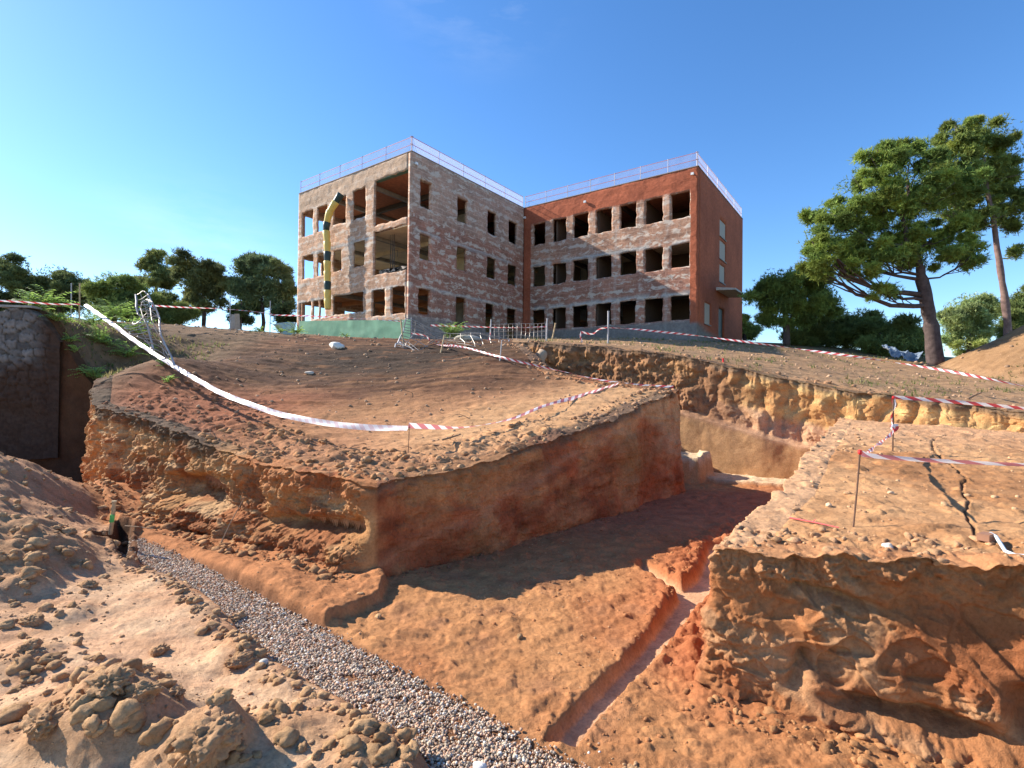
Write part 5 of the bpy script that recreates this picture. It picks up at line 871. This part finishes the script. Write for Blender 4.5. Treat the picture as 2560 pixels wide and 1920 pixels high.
def onrb(px, py, up_=.015): x, y = cz(px, py); return (x, y, float(rb_h(A_([x]), A_([y]))[0])+up_)
_q = [A_(onrb(px, py, .022)) for px, py in ((1706, 1123), (1755, 1133), (1812, 1145))]; PY_ = PY; PY = lambda *a: a[0] if hasattr(a[0], 'shape') else PY_(*a)
stick('flat red-painted rod lying on the right earth block beside the near rebar', [(q,) for q in _q], .010, 'red_rod', plain('red_paint_rod', (.62, .07, .07), .5), 'rod')
stick('brown plank splinter lying on the terrace at the far right', [(2090, 862, 12.), (2105, 854, 12.1), (2120, 848, 12.2)], .03)
# rope-less bits: hose, brick, stones, boards, tarpaulins
hosem = plain('pale_blue_hose', (.55, .60, .62), .45, .1)
P = [A_(onrb(px, py, u)) for px, py, u in [(2140, 1172, .06), (2152, 1180, .05), (2172, 1196, .02), (2195, 1212, .02), (2230, 1232, .03)]]; m = MB(); m.tube(P, .014, 8); tag(m.build('hose', hosem, smooth=True), 'pale blue-grey hose coming over the brick at the right edge of the earth block', 'hose')
def block(name, label, cat, p, dims, rz, mat, tilt=0., group=None):
    import bmesh
    bm = bmesh.new(); bmesh.ops.create_cube(bm, size=1); bmesh.ops.scale(bm, vec=dims, verts=bm.verts); bmesh.ops.bevel(bm, geom=bm.edges[:], offset=min(dims)*.08, segments=2, affect='EDGES'); me = bpy.data.meshes.new(name); bm.to_mesh(me); bm.free(); me.materials.append(mat)
    o = bpy.data.objects.new(name, me); COL.objects.link(o); o.location = [float(v) for v in p]; o.rotation_euler = (tilt, 0, rz); return tag(o, label, cat, group)
p = onrb(2131, 1176); block('brick', 'broken brown brick lying under the end of the pale hose', 'brick', (p[0], p[1], float(rb_h(A_([p[0]]), A_([p[1]]))[0])+.03), (.13, .09, .06), .5, plain('brick_brown', (.30, .15, .09), .9))
def stone(label, px, py, y, r, c, hf, name='stone', flat=.7, group=None, sd=1, amp=.35):
    q = PY(px, py, y); BV, BF = ico(5 if amp > .6 else 3); rk = np.random.default_rng(sd); pn_ = rk.normal(size=(22, 3)); pn_ /= np.linalg.norm(pn_, axis=1)[:, None]; pd_ = .66+.34*rk.random(22); dt = BV@pn_.T; cl = np.min(np.where(dt > .05, pd_/np.maximum(dt, .05), 9), 1) if amp > .2 else 1.
    d = np.minimum(1., cl)*1.1+amp*.5*fbm(BV[:, 0]+sd*5, BV[:, 1], BV[:, 2], 1.3, 3, s=sd)+(amp*.6*(np.abs(fbm(BV[:, 0]+sd*5, BV[:, 1], BV[:, 2], 2.8, 4, .6, s=sd+70))-.3) if amp > .5 else 0); V = BV*d[:, None]*A_([1.15, .85, flat])*r; z = float(hf(A_([q[0]]), A_([q[1]]))[0]) if hf else q[2]-r*flat*.55
    o = mk(name, V, BF, clod_m if name == 'clod' else plain(name+'_'+str(sd), c, .9, .25, 30, bump=.4), None, np.broadcast_to(A_(c), V.shape) if name == 'clod' else None, True); o.location = (q[0], q[1], z+r*flat*(.3 if name == 'clod' else .45)); o.rotation_euler = (0, 0, sd*1.3); return tag(o, label, 'stone' if name == 'stone' else 'clod of earth', group)
def lowy(px, py, z=-2.52): return PZ(px, py, z)[1]
stone('smooth pale oval pebble beside the gravel strip', 568, 1438, lowy(568, 1440), .042, (.55, .50, .42), low_h, sd=1, amp=.08)
stone('angular white stone at the bottom edge of the gravel', 1036, 1648, lowy(1036, 1650, -2.58), .045, (.75, .70, .62), low_h, sd=2, amp=.5)
stone('small white chip lying just left of the white angular stone', 840, 1602, lowy(840, 1602), .022, (.7, .62, .5), low_h, sd=3)
stone('white rounded rock below the green screen', 727, 738, 21.5, .34, (.72, .68, .6), up_h, sd=4, flat=.55)
stone('small pale stone half buried on the dark part of the bank', 669, 784, 17.5, .13, (.55, .48, .4), up_h, sd=5, flat=.5)
stone('pale stone on the near edge of the right earth block', 1918, 1190, 4.35, .045, (.62, .52, .42), rb_h, sd=6)
stone('tan stone right of the near rebar on the right earth block', 1925, 1080, 6.1, .03, (.6, .42, .26), rb_h, sd=7)
stone('round tan stone above the red-painted rod', 1790, 1098, 5.7, .04, (.62, .42, .25), rb_h, sd=8)
stone('pale boulder stuck in the dark terrace wall near its left end', 1165, 775, 19.7, .30, (.42, .30, .2), None, sd=9, flat=1.2, amp=.55)
stone('long low pale slab lying in front of the left wing wall', 1010, 735, 25, .55, (.42, .38, .31), up_h, sd=10, flat=.35, amp=.15)
G = 'big clods on the left ground'
for i, (px, py, r, lb) in enumerate([(505, 1285, .11, 'dark clod overhanging the left edge of the gravel strip'), (425, 1290, .07, 'flat clod left of the dark overhanging one'), (190, 1250, .09, 'dark clod at the right foot of the big crumbly heap'), (345, 1370, .085, 'upright clod with a long shadow on the pale sand'), (70, 1330, .09, 'long low clod on the pale sand near the left edge'), (60, 1400, .08, 'clod above the left end of the sunken sand patch'),
    (180, 1265, .05, 'small clod beside the foot of the crumbly heap'), (515, 1395, .10, 'dark crumbly clod rising at the bank of the gravel strip'), (380, 1510, .08, 'rounded clod right of the bottom-left mound'), (430, 1550, .07, 'dark clod at the lower right of the bottom-left mound'), (455, 1640, .19, 'largest smooth clod at the bottom edge left of the gravel'), (230, 1560, .15, 'large cracked clod in the bottom-left mound'), (310, 1560, .11, 'shaded clod in the middle of the bottom-left mound'), (95, 1600, .14, 'broad clod in the bottom-left corner'), (330, 1475, .07, 'clod lying alone above the bottom-left mound')]):
    stone(lb, px, py+20, lowy(px, py+20, -2.42), r, (.46, .27, .14), low_h, 'clod', .62, G, 20+i, .9)
boardm = plain('pale_board', (.38, .32, .26), .8)
p = PY(506, 708, 25); 
for i, (px, rz, tl, lb) in enumerate([(504, .3, -.25, 'pale board leaning left of the other one beside the corner post'), (513, .1, .2, 'pale board leaning right of the other one beside the corner post')]):
    p = PY(px, 695, 25-.3*i); block('board', lb, 'board', (p[0], p[1], p[2]), (.22, .04, .75), rz, boardm, tl, 'leaning boards')
def cloth(name, label, cat, c4, mat, n=24, amp=.12, sd=3, th=.0):
    A4 = [PY(*q) for q in c4]; U, Vv = np.meshgrid(np.linspace(0, 1, n*2), np.linspace(0, 1, n), indexing='ij'); U, Vv = U[..., None], Vv[..., None]; P = A4[0]*(1-U)*(1-Vv)+A4[1]*U*(1-Vv)+A4[2]*U*Vv+A4[3]*(1-U)*Vv
    nn = np.cross(A4[1]-A4[0], A4[3]-A4[0]); nn /= np.linalg.norm(nn); L_ = np.linalg.norm(A4[1]-A4[0]); f = fbm(U[..., 0]*L_, Vv[..., 0], None, 1.3, 4, .6, s=sd); P = P+nn*(f*amp)[..., None]+A_([0, 0, 1])*(.3*amp*vn(U[..., 0]*L_*1.5, Vv[..., 0], None, sd))[..., None]
    return tag(mk(name, P, grid_faces(n*2, n), mat, None, None, True), label, cat)
tarpg = plain('pale_green_tarpaulin', (.42, .50, .46), .6, .15, 3); tarpb = plain('blue_grey_tarpaulin', (.17, .21, .26), .5, .2, 3)
cloth('tarpaulin', 'pale grey-green tarpaulin draped at the left end of the green screen', 'tarpaulin', [(590, 700, 27.5), (638, 697, 27.5), (636, 727, 27.5), (608, 726, 27.5)], tarpg, amp=.3)
cloth('tarpaulin', 'blue-grey plastic sheet lying in front of the thick-trunked pine', 'tarpaulin', [(1900, 748, 26), (1990, 762, 26), (1985, 775, 25), (1915, 768, 25)], tarpb, amp=.5, sd=5)
# green screen fence
gs = empty('screen_fence', FP('A', 5, 3.2, 1.5), 'green mesh screen fence along the foot of the left building front', 'fence')
gm = plain('green_screen', (.12, .27, .17), .75, .15, 2); us = np.linspace(9.4, -1.75, 60); U, Z = np.meshgrid(us, np.linspace(0, 1, 12), indexing='ij'); o_, e_, n_ = FR['A']
gx = o_[0]+e_[0]*U+n_[0]*1.5; gy = o_[1]+e_[1]*U+n_[1]*1.5; hb = up_base(gx, gy)-.05; zt = np.interp(-U, [-9.4, 1.75], [4.62, 3.92]); V = o_+e_*U[..., None]+n_*(1.5+.05*fbm(U, Z, None, 1.2, 3, s=4))[..., None]+A_([0, 0, 1])*(hb+(zt-hb)*Z)[..., None]
child(mk('green_mesh', V, grid_faces(60, 12), gm, None, None, True), gs)
for u in (9.4, 6.8, 4., 1.2, -1.75): m = MB(); q = FP('A', u, 0, 1.46); hb_ = float(up_base(A_([q[0]]), A_([q[1]]))[0]); m.tube([q+A_([0, 0, hb_-.3]), q+A_([0, 0, np.interp(-u, [-9.4, 1.75], [4.75, 4.05])])], .03, 6); child(m.build('post', steel), gs)
# wire fences
wire = plain('galvanised_wire', (.42, .38, .34), .5, .2, 5, metal=.4)
def wirefence(label, c4, nh, nv, amp, sd, r=.008, bend=None):
    A4 = [PY(*q) for q in c4]; root = empty('wire_fence', (A4[3]+A4[2])/2, label, 'fence', 'wire fence panels'); n = 18
    def P(u, v): q = A4[0]*(1-u)*(1-v)+A4[1]*u*(1-v)+A4[2]*u*v+A4[3]*(1-u)*v; k = sin(pi*u)*sin(pi*v); return q+amp*A_([float(vn(A_([u*3+sd]), A_([v*3.]), None, sd)[0]), float(vn(A_([u*3+sd]), A_([v*3.]), None, sd+1)[0])*2, float(vn(A_([u*2.5]), A_([v*3.]), None, sd+2)[0])])*(.3+k)
    m = MB()
    for i in range(nh): m.tube([P(t_, i/(nh-1)) for t_ in np.linspace(0, 1, n)], r, 4, False)
    for i in range(nv): m.tube([P(i/(nv-1), t_) for t_ in np.linspace(0, 1, n//2)], r*.8, 4, False)
    child(m.build('mesh', wire), root)
    for u in (0, 1): m = MB(); m.tube([P(u, t_) for t_ in np.linspace(0, 1.05, 9)], r*2.4, 6); child(m.build('post', steel), root)
    return root
wirefence('crumpled wire fence panel hanging upright behind the long white tape', [(292, 628, 15.6), (322, 640, 15.6), (372, 778, 14.6), (318, 745, 15.)], 12, 6, .35, 3, .011)
wirefence('fallen wire fence panel collapsed between the building corner and the bank', [(868, 692, 22), (1100, 738, 22.5), (1060, 790, 20.5), (862, 752, 21.8)], 13, 12, .5, 7, .013)
wirefence('upright see-through wire fence panel in front of the plinth', [(1060, 700, 24.2), (1180, 698, 24.8), (1178, 742, 24.8), (1058, 746, 24.2)], 6, 14, .06, 9, .009)
# ------------------------------------------------------------------ dry twigs, roots and rubble on the ground: uncountable litter
rg = np.random.default_rng(91); m = MB()
def litter(n, gen, hf, l0, l1, r_):
    for _ in range(n):
        x, y = gen(); z = float(hf(A_([x]), A_([y]))[0]); a = rg.random()*2*pi; L_ = l0+(l1-l0)*rg.random()**2; d = A_([cos(a), sin(a), .25*rg.random()]); b = A_([x, y, z+.006]); k = A_([rg.normal(), rg.normal(), abs(rg.normal())])*L_*.12
        m.tube([b, b+d*L_*.5+k, b+d*L_], [r_, r_*.8, r_*.4], 4, False)
Qr, _ = dense(W1+W2[1:], .02)
def g1(): i = rg.integers(0, len(Qr)); o = rg.uniform(.05, 1.6); q = Qr[i]; return q[0]+o*rg.uniform(-.3, .6), q[1]+o
def g2(): y = rg.uniform(9, 20); return rg.uniform(-.6, .1)*y, y
def ok1(g):
    def f():
        while True:
            x, y = g()
            if float(sdf(A_([x]), A_([y]), PIT)[0]) > .1: return x, y
    return f
litter(260, ok1(g1), up_h, .05, .35, .005); litter(160, ok1(g2), up_h, .08, .5, .008)
def g3():
    while True:
        x, y = rg.uniform(2, 11), rg.uniform(3.8, 12)
        if float(sdf(A_([x]), A_([y]), RBP)[0]) < -.2: return x, y
litter(110, g3, rb_h, .03, .16, .003)
tag(m.build('twigs', stick_m), 'dry twigs and root bits strewn on the earth', 'twigs', kind='stuff')
